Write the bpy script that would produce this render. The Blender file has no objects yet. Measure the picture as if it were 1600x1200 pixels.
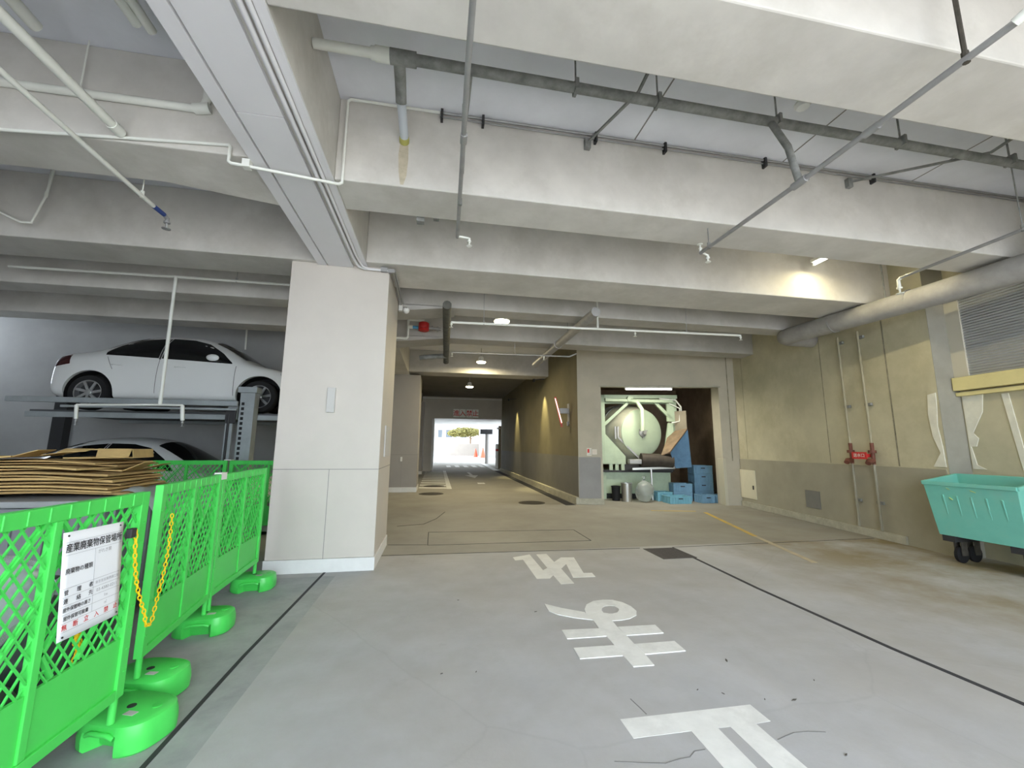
import bpy, bmesh, math, random
from mathutils import Vector, Matrix
S = bpy.context.scene
C = S.collection
random.seed(7)
PI = math.pi

# ------------------------------------------------------------------ camera
CAM_H = 1.55
FOC = 640.83
_ya, _pi, _ro = [math.radians(a) for a in (10.239, 8.6465, 0.444)]
FW = Vector((math.sin(_ya)*math.cos(_pi), math.cos(_ya)*math.cos(_pi), math.sin(_pi)))
_r0 = Vector((math.cos(_ya), -math.sin(_ya), 0)); _u0 = _r0.cross(FW)
RT = math.cos(_ro)*_r0 + math.sin(_ro)*_u0
UP = -math.sin(_ro)*_r0 + math.cos(_ro)*_u0
cam = bpy.data.cameras.new('camera'); cam.sensor_width = 36.0; cam.lens = FOC/1600*36
cam.clip_start = 0.05; cam.clip_end = 400
camo = bpy.data.objects.new('camera', cam); C.objects.link(camo)
M = Matrix((RT, UP, -FW)).transposed().to_4x4(); M.translation = (0, 0, CAM_H)
camo.matrix_world = M; S.camera = camo

def on(px, py, ax, val):
    """survey point: where the sight line through photo pixel (px,py) meets the plane axis=val"""
    d = FW*FOC + RT*(px-800) - UP*(py-600)
    c = Vector((0, 0, CAM_H)); t = (val-c[ax])/d[ax]
    return c + d*t
def flr(px, py): return on(px, py, 2, 0.0)

# right-hand block of the building stands slightly skewed
WA, WB = Vector((7.64, 5.6, 0)), Vector((8.27, 10.22, 0))       # right wall line
AA = Vector((3.885, 11.05, 0))                                    # alcove front line AA -> WB
WDIR = (WB-WA).normalized(); WNORM = Vector((-WDIR.y, WDIR.x, 0))  # towards the lane
if WNORM.x > 0: WNORM = -WNORM
ADIR = (WB-AA).normalized(); ANORM = Vector((ADIR.y, -ADIR.x, 0))  # towards camera
if ANORM.y > 0: ANORM = -ANORM
def wy(Y):   # point of right wall at depth Y
    return WA + WDIR*((Y-WA.y)/WDIR.y)
def ax(u):   # point on alcove front, u metres from the left corner
    return AA + ADIR*u

# ------------------------------------------------------------------ materials
MATS = {}
def mat(name, col, rough=.7, metal=0.0, var=0.0, scale=4.0, col2=None, bump=0.0, spec=.3, trans=0.0, alpha=1.0, coat=0.0, emit=None, estr=0.0, stain=None, stain_scale=.7, fine=0.0):
    if name in MATS: return MATS[name]
    m = bpy.data.materials.new(name); m.use_nodes = True
    nt = m.node_tree; N = nt.nodes; L = nt.links
    b = N['Principled BSDF']
    b.inputs['Base Color'].default_value = (*col, 1); b.inputs['Roughness'].default_value = rough
    b.inputs['Metallic'].default_value = metal; b.inputs['Specular IOR Level'].default_value = spec
    b.inputs['Transmission Weight'].default_value = trans; b.inputs['Alpha'].default_value = alpha
    b.inputs['Coat Weight'].default_value = coat
    if emit:
        b.inputs['Emission Color'].default_value = (*emit, 1); b.inputs['Emission Strength'].default_value = estr
    if var or col2 or bump or stain:
        g = N.new('ShaderNodeNewGeometry')
        n = N.new('ShaderNodeTexNoise'); n.inputs['Scale'].default_value = scale; n.inputs['Detail'].default_value = 8; n.inputs['Roughness'].default_value = .62
        L.new(g.outputs['Position'], n.inputs['Vector'])
        r = N.new('ShaderNodeValToRGB')
        c2 = col2 or tuple(min(1, c*(1+var)) for c in col)
        c1 = tuple(c*(1-var) for c in col) if var else col
        r.color_ramp.elements[0].position = .35; r.color_ramp.elements[1].position = .68
        r.color_ramp.elements[0].color = (*c1, 1); r.color_ramp.elements[1].color = (*c2, 1)
        L.new(n.outputs['Fac'], r.inputs['Fac'])
        out = r.outputs['Color']
        if stain:
            n2 = N.new('ShaderNodeTexNoise'); n2.inputs['Scale'].default_value = stain_scale; n2.inputs['Detail'].default_value = 6; n2.inputs['Roughness'].default_value = .7
            L.new(g.outputs['Position'], n2.inputs['Vector'])
            r2 = N.new('ShaderNodeValToRGB'); r2.color_ramp.elements[0].position = .48; r2.color_ramp.elements[1].position = .72
            r2.color_ramp.elements[0].color = (0, 0, 0, 1); r2.color_ramp.elements[1].color = (1, 1, 1, 1)
            L.new(n2.outputs['Fac'], r2.inputs['Fac'])
            mx = N.new('ShaderNodeMix'); mx.data_type = 'RGBA'; mx.inputs['B'].default_value = (*stain, 1)
            L.new(r2.outputs['Color'], mx.inputs['Factor']); L.new(out, mx.inputs['A'])
            out = mx.outputs['Result']
        L.new(out, b.inputs['Base Color'])
        if bump:
            n3 = N.new('ShaderNodeTexNoise'); n3.inputs['Scale'].default_value = fine or scale*9; n3.inputs['Detail'].default_value = 5
            L.new(g.outputs['Position'], n3.inputs['Vector'])
            bp = N.new('ShaderNodeBump'); bp.inputs['Strength'].default_value = bump; bp.inputs['Distance'].default_value = .01
            L.new(n3.outputs['Fac'], bp.inputs['Height']); L.new(bp.outputs['Normal'], b.inputs['Normal'])
    MATS[name] = m
    return m

CONC = mat('beam_concrete', (.60, .58, .545), .85, var=.09, scale=1.6, bump=.15, stain=(.50, .48, .44), stain_scale=1.1)
SLAB = mat('slab_concrete', (.74, .75, .80), .9, var=.07, scale=1.2, bump=.1)
GIRD = mat('girder_paint', (.72, .715, .74), .8, var=.03, scale=1.0)
PILR = mat('pillar_paint', (.57, .53, .48), .6, var=.025, scale=2.5, bump=.06, fine=160)
PILD = mat('joint_dark', (.25, .24, .23), .8)
PWHT = mat('pillar_base', (.72, .72, .71), .6, var=.04, scale=5)
WALR = mat('right_wall_concrete', (.52, .48, .34), .85, var=.13, scale=1.1, bump=.2, stain=(.41, .375, .25), stain_scale=.8)
WALD = mat('dado_paint', (.35, .325, .25), .75, var=.08, scale=1.6, bump=.08)
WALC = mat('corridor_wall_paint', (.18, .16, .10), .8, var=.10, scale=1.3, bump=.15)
WALL_L = mat('car_bay_wall', (.36, .36, .355), .9, var=.08, scale=.9)
DADOG = mat('dado_grey_paint', (.30, .295, .29), .75, var=.08, scale=1.6, bump=.08)
CURB = mat('curb_concrete', (.42, .40, .32), .85, var=.14, scale=6, bump=.2)
BROWN = mat('alcove_wall', (.30, .22, .15), .85, var=.25, scale=1.4)
DARK = mat('dark_metal', (.035, .035, .037), .6)
BLACK = mat('black_rubber', (.012, .012, .013), .7)
JOINT = mat('floor_joint_black', (.045, .045, .05), .8)
WPAINT = mat('road_paint_white', (.80, .80, .78), .6, var=.04, scale=8, stain=(.66, .66, .64), stain_scale=3)
YPAINT = mat('road_paint_yellow', (.62, .42, .08), .7, var=.1, scale=6, stain=(.40, .33, .2), stain_scale=2.5)
YLINE = mat('yellow_sill_paint', (.68, .60, .30), .6, var=.06, scale=3)
PIPEW = mat('pipe_white', (.74, .75, .70), .45, var=.03, scale=6)
PIPEG = mat('pipe_galvanised', (.36, .36, .36), .5, metal=.45, var=.10, scale=7)
PIPED = mat('pipe_dirty', (.23, .235, .225), .7, var=.3, scale=9)
INSUL = mat('pipe_insulation', (.36, .35, .335), .75, var=.12, scale=5, bump=.15)
RED = mat('red_paint', (.55, .03, .03), .45)
BLUEP = mat('blue_sleeve', (.10, .35, .62), .5)
NAVY = mat('navy_sleeve', (.03, .06, .22), .5)
GREEN = mat('fence_green', (.075, .66, .105), .42, var=.03, scale=5, spec=.4)
GREENB = mat('base_green', (.07, .64, .10), .32, var=.05, scale=6, spec=.5)
YCHAIN = mat('chain_yellow', (.85, .55, .01), .4)
PAPER = mat('sign_paper', (.86, .88, .92), .45)
INK = mat('ink_black', (.03, .03, .035), .6)
INKG = mat('ink_grey', (.36, .36, .38), .6)
INKR = mat('ink_red', (.62, .03, .03), .6)
CONC_SHADE = mat('beam_concrete_shaded', (.47, .455, .43), .85, var=.09, scale=1.6, bump=.15, stain=(.38, .365, .33), stain_scale=1.1)  # darker copy of the beam concrete: shade of the inner lane put into colour
CARD = mat('cardboard', (.52, .36, .15), .85, var=.12, scale=5, bump=.08)
CARDE = mat('cardboard_dark', (.36, .24, .10), .9, var=.15, scale=6)
CARW = mat('car_white', (.74, .75, .74), .28, coat=.6, spec=.5)
GLASSD = mat('car_dark_glass', (.006, .007, .008), .08, spec=.5)
TYRE = mat('tyre', (.014, .014, .015), .75)
ALLOY = mat('alloy_wheel', (.55, .56, .57), .3, metal=.8)
LAMPR = mat('tail_lamp', (.05, .006, .007), .2, coat=.5)
HEADL = mat('head_lamp', (.5, .52, .55), .1, coat=.6)
LIFT = mat('lift_galvanised', (.36, .39, .40), .5, metal=.4, var=.1, scale=4)
MGREEN = mat('machine_green', (.42, .51, .37), .45, var=.06, scale=4, stain=(.34, .41, .29), stain_scale=1.6)
MSTEEL = mat('drum_steel', (.60, .58, .46), .42, metal=.1, var=.12, scale=4)
MDISC = mat('drum_disc', (.42, .50, .37), .45, var=.04, scale=4)
MBLUE = mat('chute_blue', (.10, .20, .33), .55, var=.15, scale=5)
MBRN = mat('chute_worn', (.22, .155, .10), .55, var=.2, scale=6)
CRATE = mat('crate_blue', (.18, .33, .46), .5, var=.08, scale=6)
CRATL = mat('crate_light_blue', (.20, .44, .54), .5, var=.06, scale=6)
TURQ = mat('dumpster_turquoise', (.17, .50, .41), .5, var=.05, scale=5, stain=(.20, .46, .37), stain_scale=2.5)
SCUFF = mat('scuff_yellow', (.5, .6, .2), .7)
STEEL = mat('stainless', (.55, .55, .53), .3, metal=.9)
PLATE = mat('cream_plate', (.66, .62, .47), .55, var=.03, scale=4)
GPLATE = mat('grey_plate', (.20, .195, .18), .7, var=.05, scale=5)
PUTTY = mat('white_putty', (.72, .70, .60), .8, var=.08, scale=6)
SHUT = mat('shutter_slat', (.42, .43, .44), .45, metal=.3, var=.05, scale=3)
FRAMEP = mat('frame_paint', (.52, .49, .40), .6)
IRON = mat('cast_iron', (.07, .062, .05), .7, var=.2, scale=20)
GRATE = mat('grate_steel', (.10, .09, .09), .6, metal=.4, var=.2, scale=20)
BAGC = mat('clear_bag', (.62, .68, .66), .25, trans=.55, alpha=.75)
BAGD = mat('dark_bag', (.05, .07, .06), .35)
CONT = mat('container_grey', (.20, .21, .22), .6, var=.08, scale=4)
SHEET = mat('plastic_sheet', (.42, .46, .44), .3, trans=.3, alpha=.85)
LAMPE = mat('lamp_diffuser', (1, .95, .8), .4, emit=(1.0, .90, .62), estr=11)
TUBEE = mat('tube_glow', (1, 1, .95), .4, emit=(1.0, .97, .86), estr=9)
LEDR = mat('led_edge', (1, .8, .75), .4, emit=(1.0, .55, .45), estr=2.2)
WHITEM = mat('white_metal', (.75, .75, .72), .45)
GREYB = mat('grey_box', (.52, .51, .49), .6)
ORANGE = mat('cone_red', (.85, .10, .05), .5)
EXTW = mat('outer_wall', (.30, .29, .28), .8, var=.03, scale=1)
EXTP = mat('parapet', (.40, .355, .31), .85, var=.05, scale=1)
ASPH = mat('street_concrete', (.42, .42, .42), .9, var=.08, scale=.8)
LEAF = mat('tree_leaves', (.20, .18, .05), .7, var=.3, scale=3)
BARK = mat('bark', (.16, .11, .07), .9)
WINB = mat('window_dark', (.05, .06, .07), .2)
BROWNP = mat('brown_panel', (.10, .075, .04), .6)

# ------------------------------------------------------------------ mesh builder
class MB:
    def __init__(s): s.v = []; s.f = []; s.m = []; s.cur = 0
    def add(s, vs, fs):
        o = len(s.v); s.v += [tuple(v) for v in vs]
        for f in fs: s.f.append(tuple(i+o for i in f)); s.m.append(s.cur)
        return s
    def box(s, x0, x1, y0, y1, z0, z1, T=None):
        x0, x1 = min(x0, x1), max(x0, x1); y0, y1 = min(y0, y1), max(y0, y1); z0, z1 = min(z0, z1), max(z0, z1)
        vs = [Vector(p) for p in ((x0,y0,z0),(x1,y0,z0),(x1,y1,z0),(x0,y1,z0),(x0,y0,z1),(x1,y0,z1),(x1,y1,z1),(x0,y1,z1))]
        if T: vs = [T @ v for v in vs]
        return s.add(vs, [(0,3,2,1),(4,5,6,7),(0,1,5,4),(1,2,6,5),(2,3,7,6),(3,0,4,7)])
    def hexa(s, lo, hi):   # two quads of 4 points each (ccw from above)
        return s.add(list(lo)+list(hi), [(0,3,2,1),(4,5,6,7),(0,1,5,4),(1,2,6,5),(2,3,7,6),(3,0,4,7)])
    def prism(s, pts, z0, z1):   # polygon in xy, extruded in z
        n = len(pts)
        return s.add([(p[0], p[1], z0) for p in pts]+[(p[0], p[1], z1) for p in pts],
              [tuple(range(n-1, -1, -1)), tuple(range(n, 2*n))]+[(i, (i+1) % n, (i+1) % n+n, i+n) for i in range(n)])
    def sweep(s, pts, off):      # polygon of 3D points extruded by a vector
        n = len(pts); off = Vector(off)
        return s.add([Vector(p) for p in pts]+[Vector(p)+off for p in pts],
              [tuple(range(n-1, -1, -1)), tuple(range(n, 2*n))]+[(i, (i+1) % n, (i+1) % n+n, i+n) for i in range(n)])
    def bar(s, p0, p1, w, h, up=(0, 0, 1)):
        p0, p1 = Vector(p0), Vector(p1); d = (p1-p0).normalized(); up = Vector(up)
        if abs(d.dot(up)) > .99: up = Vector((0, 1, 0))
        a = d.cross(up).normalized()*w/2; b = a.cross(d).normalized()*h/2
        return s.hexa([p0-a-b, p0+a-b, p1+a-b, p1-a-b], [p0-a+b, p0+a+b, p1+a+b, p1-a+b])
    def tube(s, pts, r, n=10, cap=True):
        pts = [Vector(p) for p in pts]; rr = r if isinstance(r, (list, tuple)) else [r]*len(pts)
        o = len(s.v); ref = None
        for i, p in enumerate(pts):
            if i == 0: d = pts[1]-p
            elif i == len(pts)-1: d = p-pts[i-1]
            else: d = (p-pts[i-1]).normalized()+(pts[i+1]-p).normalized()
            d = d.normalized() if d.length > 1e-9 else Vector((0, 0, 1))
            if ref is None:
                ref = Vector((0, 0, 1)) if abs(d.z) < .9 else Vector((1, 0, 0))
            a = (ref-d*ref.dot(d))
            a = a.normalized() if a.length > 1e-6 else d.orthogonal().normalized()
            ref = a; b = d.cross(a)
            k = 1.0
            if 0 < i < len(pts)-1:
                c = (pts[i]-pts[i-1]).normalized().dot((pts[i+1]-pts[i]).normalized())
                k = 1/max(.5, math.sqrt(max(.01, (1+c)/2)))
            for j in range(n):
                t = 2*PI*j/n; s.v.append(tuple(p+(a*math.cos(t)+b*math.sin(t))*rr[i]*(k if False else 1)))
        for i in range(len(pts)-1):
            for j in range(n):
                s.f.append((o+i*n+j, o+i*n+(j+1) % n, o+(i+1)*n+(j+1) % n, o+(i+1)*n+j)); s.m.append(s.cur)
        if cap:
            s.f.append(tuple(o+j for j in range(n-1, -1, -1))); s.m.append(s.cur)
            e = o+(len(pts)-1)*n; s.f.append(tuple(e+j for j in range(n))); s.m.append(s.cur)
        return s
    def lathe(s, prof, T=None, n=32, cap=True):   # prof: (r,z) along local z
        T = T or Matrix(); o = len(s.v)
        for r, z in prof:
            for j in range(n):
                t = 2*PI*j/n; s.v.append(tuple(T @ Vector((r*math.cos(t), r*math.sin(t), z))))
        for i in range(len(prof)-1):
            for j in range(n):
                s.f.append((o+i*n+j, o+i*n+(j+1) % n, o+(i+1)*n+(j+1) % n, o+(i+1)*n+j)); s.m.append(s.cur)
        if cap:
            s.f.append(tuple(o+j for j in range(n-1, -1, -1))); s.m.append(s.cur)
            e = o+(len(prof)-1)*n; s.f.append(tuple(e+j for j in range(n))); s.m.append(s.cur)
        return s
    def ball(s, c, r, n=12, sc=(1, 1, 1)):
        pr = [(r*math.sin(PI*i/(n//2)) or 1e-4, -r*math.cos(PI*i/(n//2))) for i in range(n//2+1)]
        pr[0] = (r*.02, -r); pr[-1] = (r*.02, r)
        return s.lathe(pr, Matrix.Translation(c) @ Matrix.Diagonal((*sc, 1)), n)
    def build(s, name, m, parent=None, smooth=False, bevel=0.0, subd=0, loc=None):
        me = bpy.data.meshes.new(name)
        me.from_pydata(s.v, [], s.f); me.update()
        ms = m if isinstance(m, (list, tuple)) else [m]
        for x in ms: me.materials.append(x)
        if len(ms) > 1:
            for p, k in zip(me.polygons, s.m): p.material_index = k
        bm = bmesh.new(); bm.from_mesh(me); bmesh.ops.recalc_face_normals(bm, faces=bm.faces); bm.to_mesh(me); bm.free()
        o = bpy.data.objects.new(name, me); C.objects.link(o)
        if smooth:
            for p in me.polygons: p.use_smooth = True
            if smooth != 'all':
                me.set_sharp_from_angle(angle=math.radians(40))
        if bevel:
            b = o.modifiers.new('bevel', 'BEVEL'); b.width = bevel; b.segments = 2; b.limit_method = 'ANGLE'
        if subd:
            b = o.modifiers.new('sub', 'SUBSURF'); b.levels = subd; b.render_levels = subd
        if parent is not None:
            o.parent = parent; o.matrix_parent_inverse = Matrix.Translation(-parent.location)
        return o

def tag(o, label, cat, group=None, kind=None):
    o['label'] = label
    if cat: o['category'] = cat
    if group: o['group'] = group
    if kind: o['kind'] = kind
    return o
def empty(name, loc, label, cat, group=None):
    o = bpy.data.objects.new(name, None); C.objects.link(o); o.location = loc; o.empty_display_size = .1
    return tag(o, label, cat, group)
def struct(mb, name, m, label=None, **k):
    o = mb.build(name, m, **k); o['kind'] = 'structure'
    if label: o['label'] = label
    return o
def copy_tree(o, parent=None):
    c = o.copy(); C.objects.link(c)
    if parent is not None: c.parent = parent
    for ch in list(o.children): copy_tree(ch, c)
    return c

_tc = {}
def text_mesh(txt, size, name, m, T, parent=None, bold=0.0, align='CENTER', width=None):
    cu = bpy.data.curves.new('txt', 'FONT'); cu.body = txt; cu.size = size; cu.align_x = align; cu.align_y = 'CENTER'
    cu.resolution_u = 2
    o = bpy.data.objects.new('txt', cu); C.objects.link(o)
    dg = bpy.context.evaluated_depsgraph_get(); dg.update()
    me = bpy.data.meshes.new_from_object(o.evaluated_get(dg)); bpy.data.objects.remove(o); bpy.data.curves.remove(cu)
    if width and len(me.vertices):
        xs = [v.co.x for v in me.vertices]; w = max(xs)-min(xs)
        if w > 0:
            k = width/w
            for v in me.vertices: v.co.x *= k
    if bold and len(me.vertices):      # heavier strokes: the outline laid down again, shifted a hair either way
        vs = [v.co.copy() for v in me.vertices]; fs = [tuple(p.vertices) for p in me.polygons]; n_ = len(vs); V, F_ = [], []
        for k, (dx, dy) in enumerate(((0, 0), (bold, 0), (-bold, 0), (0, bold*.7), (0, -bold*.7))):
            V += [(v.x+dx, v.y+dy, v.z+k*2e-5) for v in vs]; F_ += [tuple(i+k*n_ for i in f) for f in fs]
        me = bpy.data.meshes.new(name); me.from_pydata(V, [], F_); me.update()
    me.transform(T); me.materials.clear(); me.materials.append(m)
    r = bpy.data.objects.new(name, me); C.objects.link(r)
    if parent is not None:
        r.parent = parent; r.matrix_parent_inverse = Matrix.Translation(-parent.location)
    return r
def frame(origin, xdir, ydir):   # matrix with columns xdir, ydir, normal
    x = Vector(xdir).normalized(); y = Vector(ydir).normalized(); z = x.cross(y)
    m = Matrix((x, y, z)).transposed().to_4x4(); m.translation = origin
    return m
def area(name, loc, size, power, col, rot=(0, 0, 0), sizey=None, spread=None):
    l = bpy.data.lights.new(name, 'AREA'); l.energy = power; l.color = col; l.size = size
    if sizey: l.shape = 'RECTANGLE'; l.size_y = sizey
    else: l.shape = 'DISK'
    if spread: l.spread = math.radians(spread)
    o = bpy.data.objects.new(name, l); C.objects.link(o); o.location = loc; o.rotation_euler = rot; return o
# ================================================================== THE SETTING
# floor ------------------------------------------------------------
def floor_material():
    m = bpy.data.materials.new('lane_concrete'); m.use_nodes = True; nt = m.node_tree; N = nt.nodes; L = nt.links
    b = N['Principled BSDF']; b.inputs['Roughness'].default_value = .72; b.inputs['Specular IOR Level'].default_value = .35
    g = N.new('ShaderNodeNewGeometry')
    def noise(sc, det, ro, st=(1, 1, 1)):
        mp = N.new('ShaderNodeMapping'); mp.inputs['Scale'].default_value = st; L.new(g.outputs['Position'], mp.inputs['Vector'])
        n = N.new('ShaderNodeTexNoise'); n.inputs['Scale'].default_value = sc; n.inputs['Detail'].default_value = det; n.inputs['Roughness'].default_value = ro
        L.new(mp.outputs['Vector'], n.inputs['Vector']); return n.outputs['Fac']
    def ramp(f, a, c, ca, cb):
        r = N.new('ShaderNodeValToRGB'); r.color_ramp.elements[0].position = a; r.color_ramp.elements[1].position = c
        r.color_ramp.elements[0].color = (*ca, 1); r.color_ramp.elements[1].color = (*cb, 1); L.new(f, r.inputs['Fac']); return r.outputs['Color']
    def mix(f, a, c, t='MIX'):
        x = N.new('ShaderNodeMix'); x.data_type = 'RGBA'; x.blend_type = t
        if hasattr(f, 'links'): L.new(f, x.inputs['Factor'])
        else: x.inputs['Factor'].default_value = f
        for k, v in (('A', a), ('B', c)):
            if hasattr(v, 'links'): L.new(v, x.inputs[k])
            else: x.inputs[k].default_value = (*v, 1)
        return x.outputs['Result']
    def math_(op, a, c):
        x = N.new('ShaderNodeMath'); x.operation = op
        for i, v in enumerate((a, c)):
            if hasattr(v, 'links'): L.new(v, x.inputs[i])
            else: x.inputs[i].default_value = v
        return x.outputs[0]
    sp = N.new('ShaderNodeSeparateXYZ'); L.new(g.outputs['Position'], sp.inputs[0])
    base = ramp(noise(1.3, 9, .65), .3, .72, (.42, .424, .44), (.51, .515, .535))
    base = mix(ramp(noise(.55, 6, .6, (1, .45, 1)), .5, .75, (0, 0, 0), (.8, .8, .8)), base, (.57, .57, .585))
    # brown tyre and oil stains, mostly on the loading side
    mr = N.new('ShaderNodeMapRange'); mr.inputs[1].default_value = 3.6; mr.inputs[2].default_value = 6.5; mr.inputs[3].default_value = .28; mr.inputs[4].default_value = 1.0
    L.new(sp.outputs['X'], mr.inputs[0])
    st = ramp(noise(.62, 7, .68), .30, .60, (0, 0, 0), (1, 1, 1))
    base = mix(math_('MULTIPLY', st, mr.outputs[0]), base, (.25, .198, .105))
    st2 = ramp(noise(2.2, 8, .7), .62, .8, (0, 0, 0), (.7, .7, .7))
    base = mix(st2, base, (.33, .32, .31))
    # older apron slab left of the pour line
    ap = math_('MULTIPLY', math_('LESS_THAN', sp.outputs['X'], -1.14), math_('LESS_THAN', sp.outputs['Y'], 5.5))
    apc = ramp(noise(3.0, 9, .7), .3, .7, (.30, .305, .31), (.42, .425, .43))
    base = mix(ap, base, apc)
    # inner lane darker and browner: mostly its dim, warm light put into the colour
    mr2 = N.new('ShaderNodeMapRange'); mr2.inputs[1].default_value = 6.28; mr2.inputs[2].default_value = 6.34; mr2.inputs[4].default_value = .85
    L.new(sp.outputs['Y'], mr2.inputs[0])
    base = mix(mr2.outputs[0], base, ramp(noise(.8, 8, .65), .3, .7, (.25, .235, .20), (.35, .335, .29)))
    # hairline cracks
    vo = N.new('ShaderNodeTexVoronoi'); vo.feature = 'DISTANCE_TO_EDGE'; vo.inputs['Scale'].default_value = .33
    wv = N.new('ShaderNodeMix'); wv.data_type = 'VECTOR'; wv.inputs['Factor'].default_value = .12
    n5 = N.new('ShaderNodeTexNoise'); n5.inputs['Scale'].default_value = 2.2; n5.inputs['Detail'].default_value = 6
    L.new(g.outputs['Position'], n5.inputs['Vector']); L.new(g.outputs['Position'], wv.inputs['A']); L.new(n5.outputs['Color'], wv.inputs['B'])
    L.new(wv.outputs['Result'], vo.inputs['Vector'])
    cr = ramp(vo.outputs['Distance'], .0, .004, (.10, .10, .10), (0, 0, 0))
    base = mix(cr, base, (.2, .19, .18))
    L.new(base, b.inputs['Base Color'])
    bp = N.new('ShaderNodeBump'); bp.inputs['Strength'].default_value = .12; bp.inputs['Distance'].default_value = .01
    L.new(noise(40, 5, .6), bp.inputs['Height']); L.new(bp.outputs['Normal'], b.inputs['Normal'])
    return m
FLOORM = floor_material(); ZS_ = 4.85
struct(MB().box(-11, 12, -5, 46, -.25, 0), 'floor', FLOORM, 'stained grey concrete lane and bay floor')
struct(MB().box(-11, 12, -4.5, 42, ZS_+.1, 62), 'unseen_upper_storeys', EXTW)  # unseen mass above the slab, added and raised to shade the exit road
struct(MB().box(-60, 60, -40, -5, -.27, -.01), 'street_ground', ASPH)
struct(MB().box(-40, 60, 46, 66, -.27, -.01), 'exit_road', ASPH)

ZS = 4.85   # underside of slab
ZB = 4.0    # underside of beams
struct(MB().box(-11, 12, -4.5, 42, ZS, ZS+.1), 'ceiling', SLAB, 'grey concrete ceiling slab between the beams')
# panel joints of the slab formwork between the first beams
for x in (.15, 2.0, 3.85, 5.7):
    struct(MB().box(x-.007, x+.007, 2.2, 3.7, ZS-.003, ZS+.01), 'ceiling_joint_trim', PILD)

# girder over the pillar line
XG0, XG1 = -1.667, -1.025
g = struct(MB().box(XG0, XG1, -4.5, 26, ZB, ZS-.002), 'girder_beam', CONC, 'long pale girder running over the row of pillars')
struct(MB().box(XG0+.002, -1.555, -2, 5.655, ZB-.03, ZB+.01), 'girder_edge_trim', GIRD)
struct(MB().box(-1.535, -1.21, -2, 3.0, ZB-.03, ZB+.01), 'girder_panel_trim', GIRD)
struct(MB().box(-1.535, -1.21, 3.01, 5.655, ZB-.03, ZB+.01), 'girder_panel_trim', GIRD)
struct(MB().box(-1.09, XG1-.002, -2, 5.655, ZB-.02, ZB+.01), 'girder_edge_trim', GIRD)

def cross(x0, x1, y0, y1, zb=ZB, label=None, haunch=None, m=CONC):
    pts = [(x0, y0), (x1, y0), (x1, y1), (x0, y1)]
    if haunch == 'R': pts = [(x0, y0), (x1, y0), (x1, y1+.22), (x1-.95, y1), (x0, y1)]
    if haunch == 'L': pts = [(x0, y0-.35), (x0+1.0, y0), (x1, y0), (x1, y1), (x0, y1)]
    return struct(MB().prism(pts, zb, ZS-.001), 'ceiling_beam', m, label, bevel=.012)
RX = 8.9
cross(XG1, RX, -.42, .10)
cross(-11, XG0, -.42, .10)
cross(XG1, RX, 1.68, 2.19, label='first concrete cross beam overhead at the top of the photo')
cross(XG1, RX, 3.73, 4.24, label='second concrete cross beam carrying the thin conduit')
cross(XG1, RX, 5.50, 6.36, label='wide third cross beam in line with the big pillar')
cross(XG1, 8.6, 7.16, 7.60, m=CONC_SHADE)
cross(XG1, 8.3, 9.28, 9.80, m=CONC_SHADE)
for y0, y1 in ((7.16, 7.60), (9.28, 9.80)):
    struct(MB().sweep([(XG1+.001, y0, 4.02), (.25, y0, 4.02), (.2, y0, 3.999), (XG1+.001, y0, 3.86)], (0, y1-y0+.12, 0)), 'beam_haunch_trim', CONC_SHADE)
cross(XG1, 3.95, 14.3, 15.1, zb=4.08, m=CONC_SHADE)
cross(-11, XG0, 1.5, 2.0)
cross(-11, XG0, 3.56, 4.09, haunch='R', label='left bay cross beam behind the white pipes')
cross(-11, XG0, 5.60, 6.22, label='left bay cross beam above the white car')
cross(-11, XG0, 7.3, 7.75)
cross(-11, XG0, 9.0, 9.5)

# pillars -----------------------------------------------------------
def pillar(x0, x1, y0, y1, top, label, m=PILR):
    struct(MB().box(x0, x1, y0, y1, .162, top), 'pillar', m, label, bevel=.006)
    struct(MB().box(x0-.012, x1+.012, y0-.012, y1+.012, 0, .16), 'pillar_base_trim', PWHT, bevel=.004)
    # seams
    s = MB()
    s.box(x0-.002, x1+.002, y0-.002, y0+.01, 1.24, 1.248); s.box(x1-.01, x1+.002, y0, y1, 1.24, 1.248)
    s.box(x0+.52*(x1-x0), x0+.52*(x1-x0)+.007, y0-.0015, y0+.01, .16, 1.24)
    struct(s, 'pillar_joint_trim', PILD)
pillar(-2.0, -.73, 5.66, 6.98, ZB, 'big pale square pillar in the middle of the photo')
PIL2 = mat('pillar_grey_paint', (.34, .32, .30), .65, var=.03, scale=2, bump=.05, fine=150)
pillar(-1.72, -.63, 14.56, 15.9, ZB, 'second grey pillar behind the big pale one', PIL2)
pillar(-1.9, -.75, 23.4, 24.5, ZB, 'third pillar deep in the lane', PIL2)

# left wall of the lane between the pillars, and the car bay shell
struct(MB().box(-1.9, -1.25, 15.9, 23.4, 0, ZS), 'wall_lane_left', PIL2)
struct(MB().box(-1.9, -.95, 24.5, 26.0, 0, ZS), 'wall_lane_left.001', PIL2)
struct(MB().box(-11, -2.6, 10.6, 10.8, 0, ZS), 'wall_back', WALL_L, 'dim back wall of the car bay')
struct(MB().box(-2.8, -2.6, 10.8, 14.6, 0, ZS), 'wall_bay_side', WALL_L)
struct(MB().box(-2.6, -1.7, 14.62, 14.8, 0, ZS), 'wall_bay_end', PIL2)
struct(MB().box(-11, -10.8, -4.5, 6.9, 0, ZS), 'wall_left', WALL_L)
struct(MB().box(-11, -10.8, 6.9, 9.4, 0, ZS), 'wall_left.001', WALL_L)
struct(MB().box(-11, -10.8, 9.4, 10.6, 0, 2.9), 'wall_left.002', WALL_L)
struct(MB().box(-11, -3.6, -4.6, -4.4, 0, ZS), 'wall_front_left', WALL_L)
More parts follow.
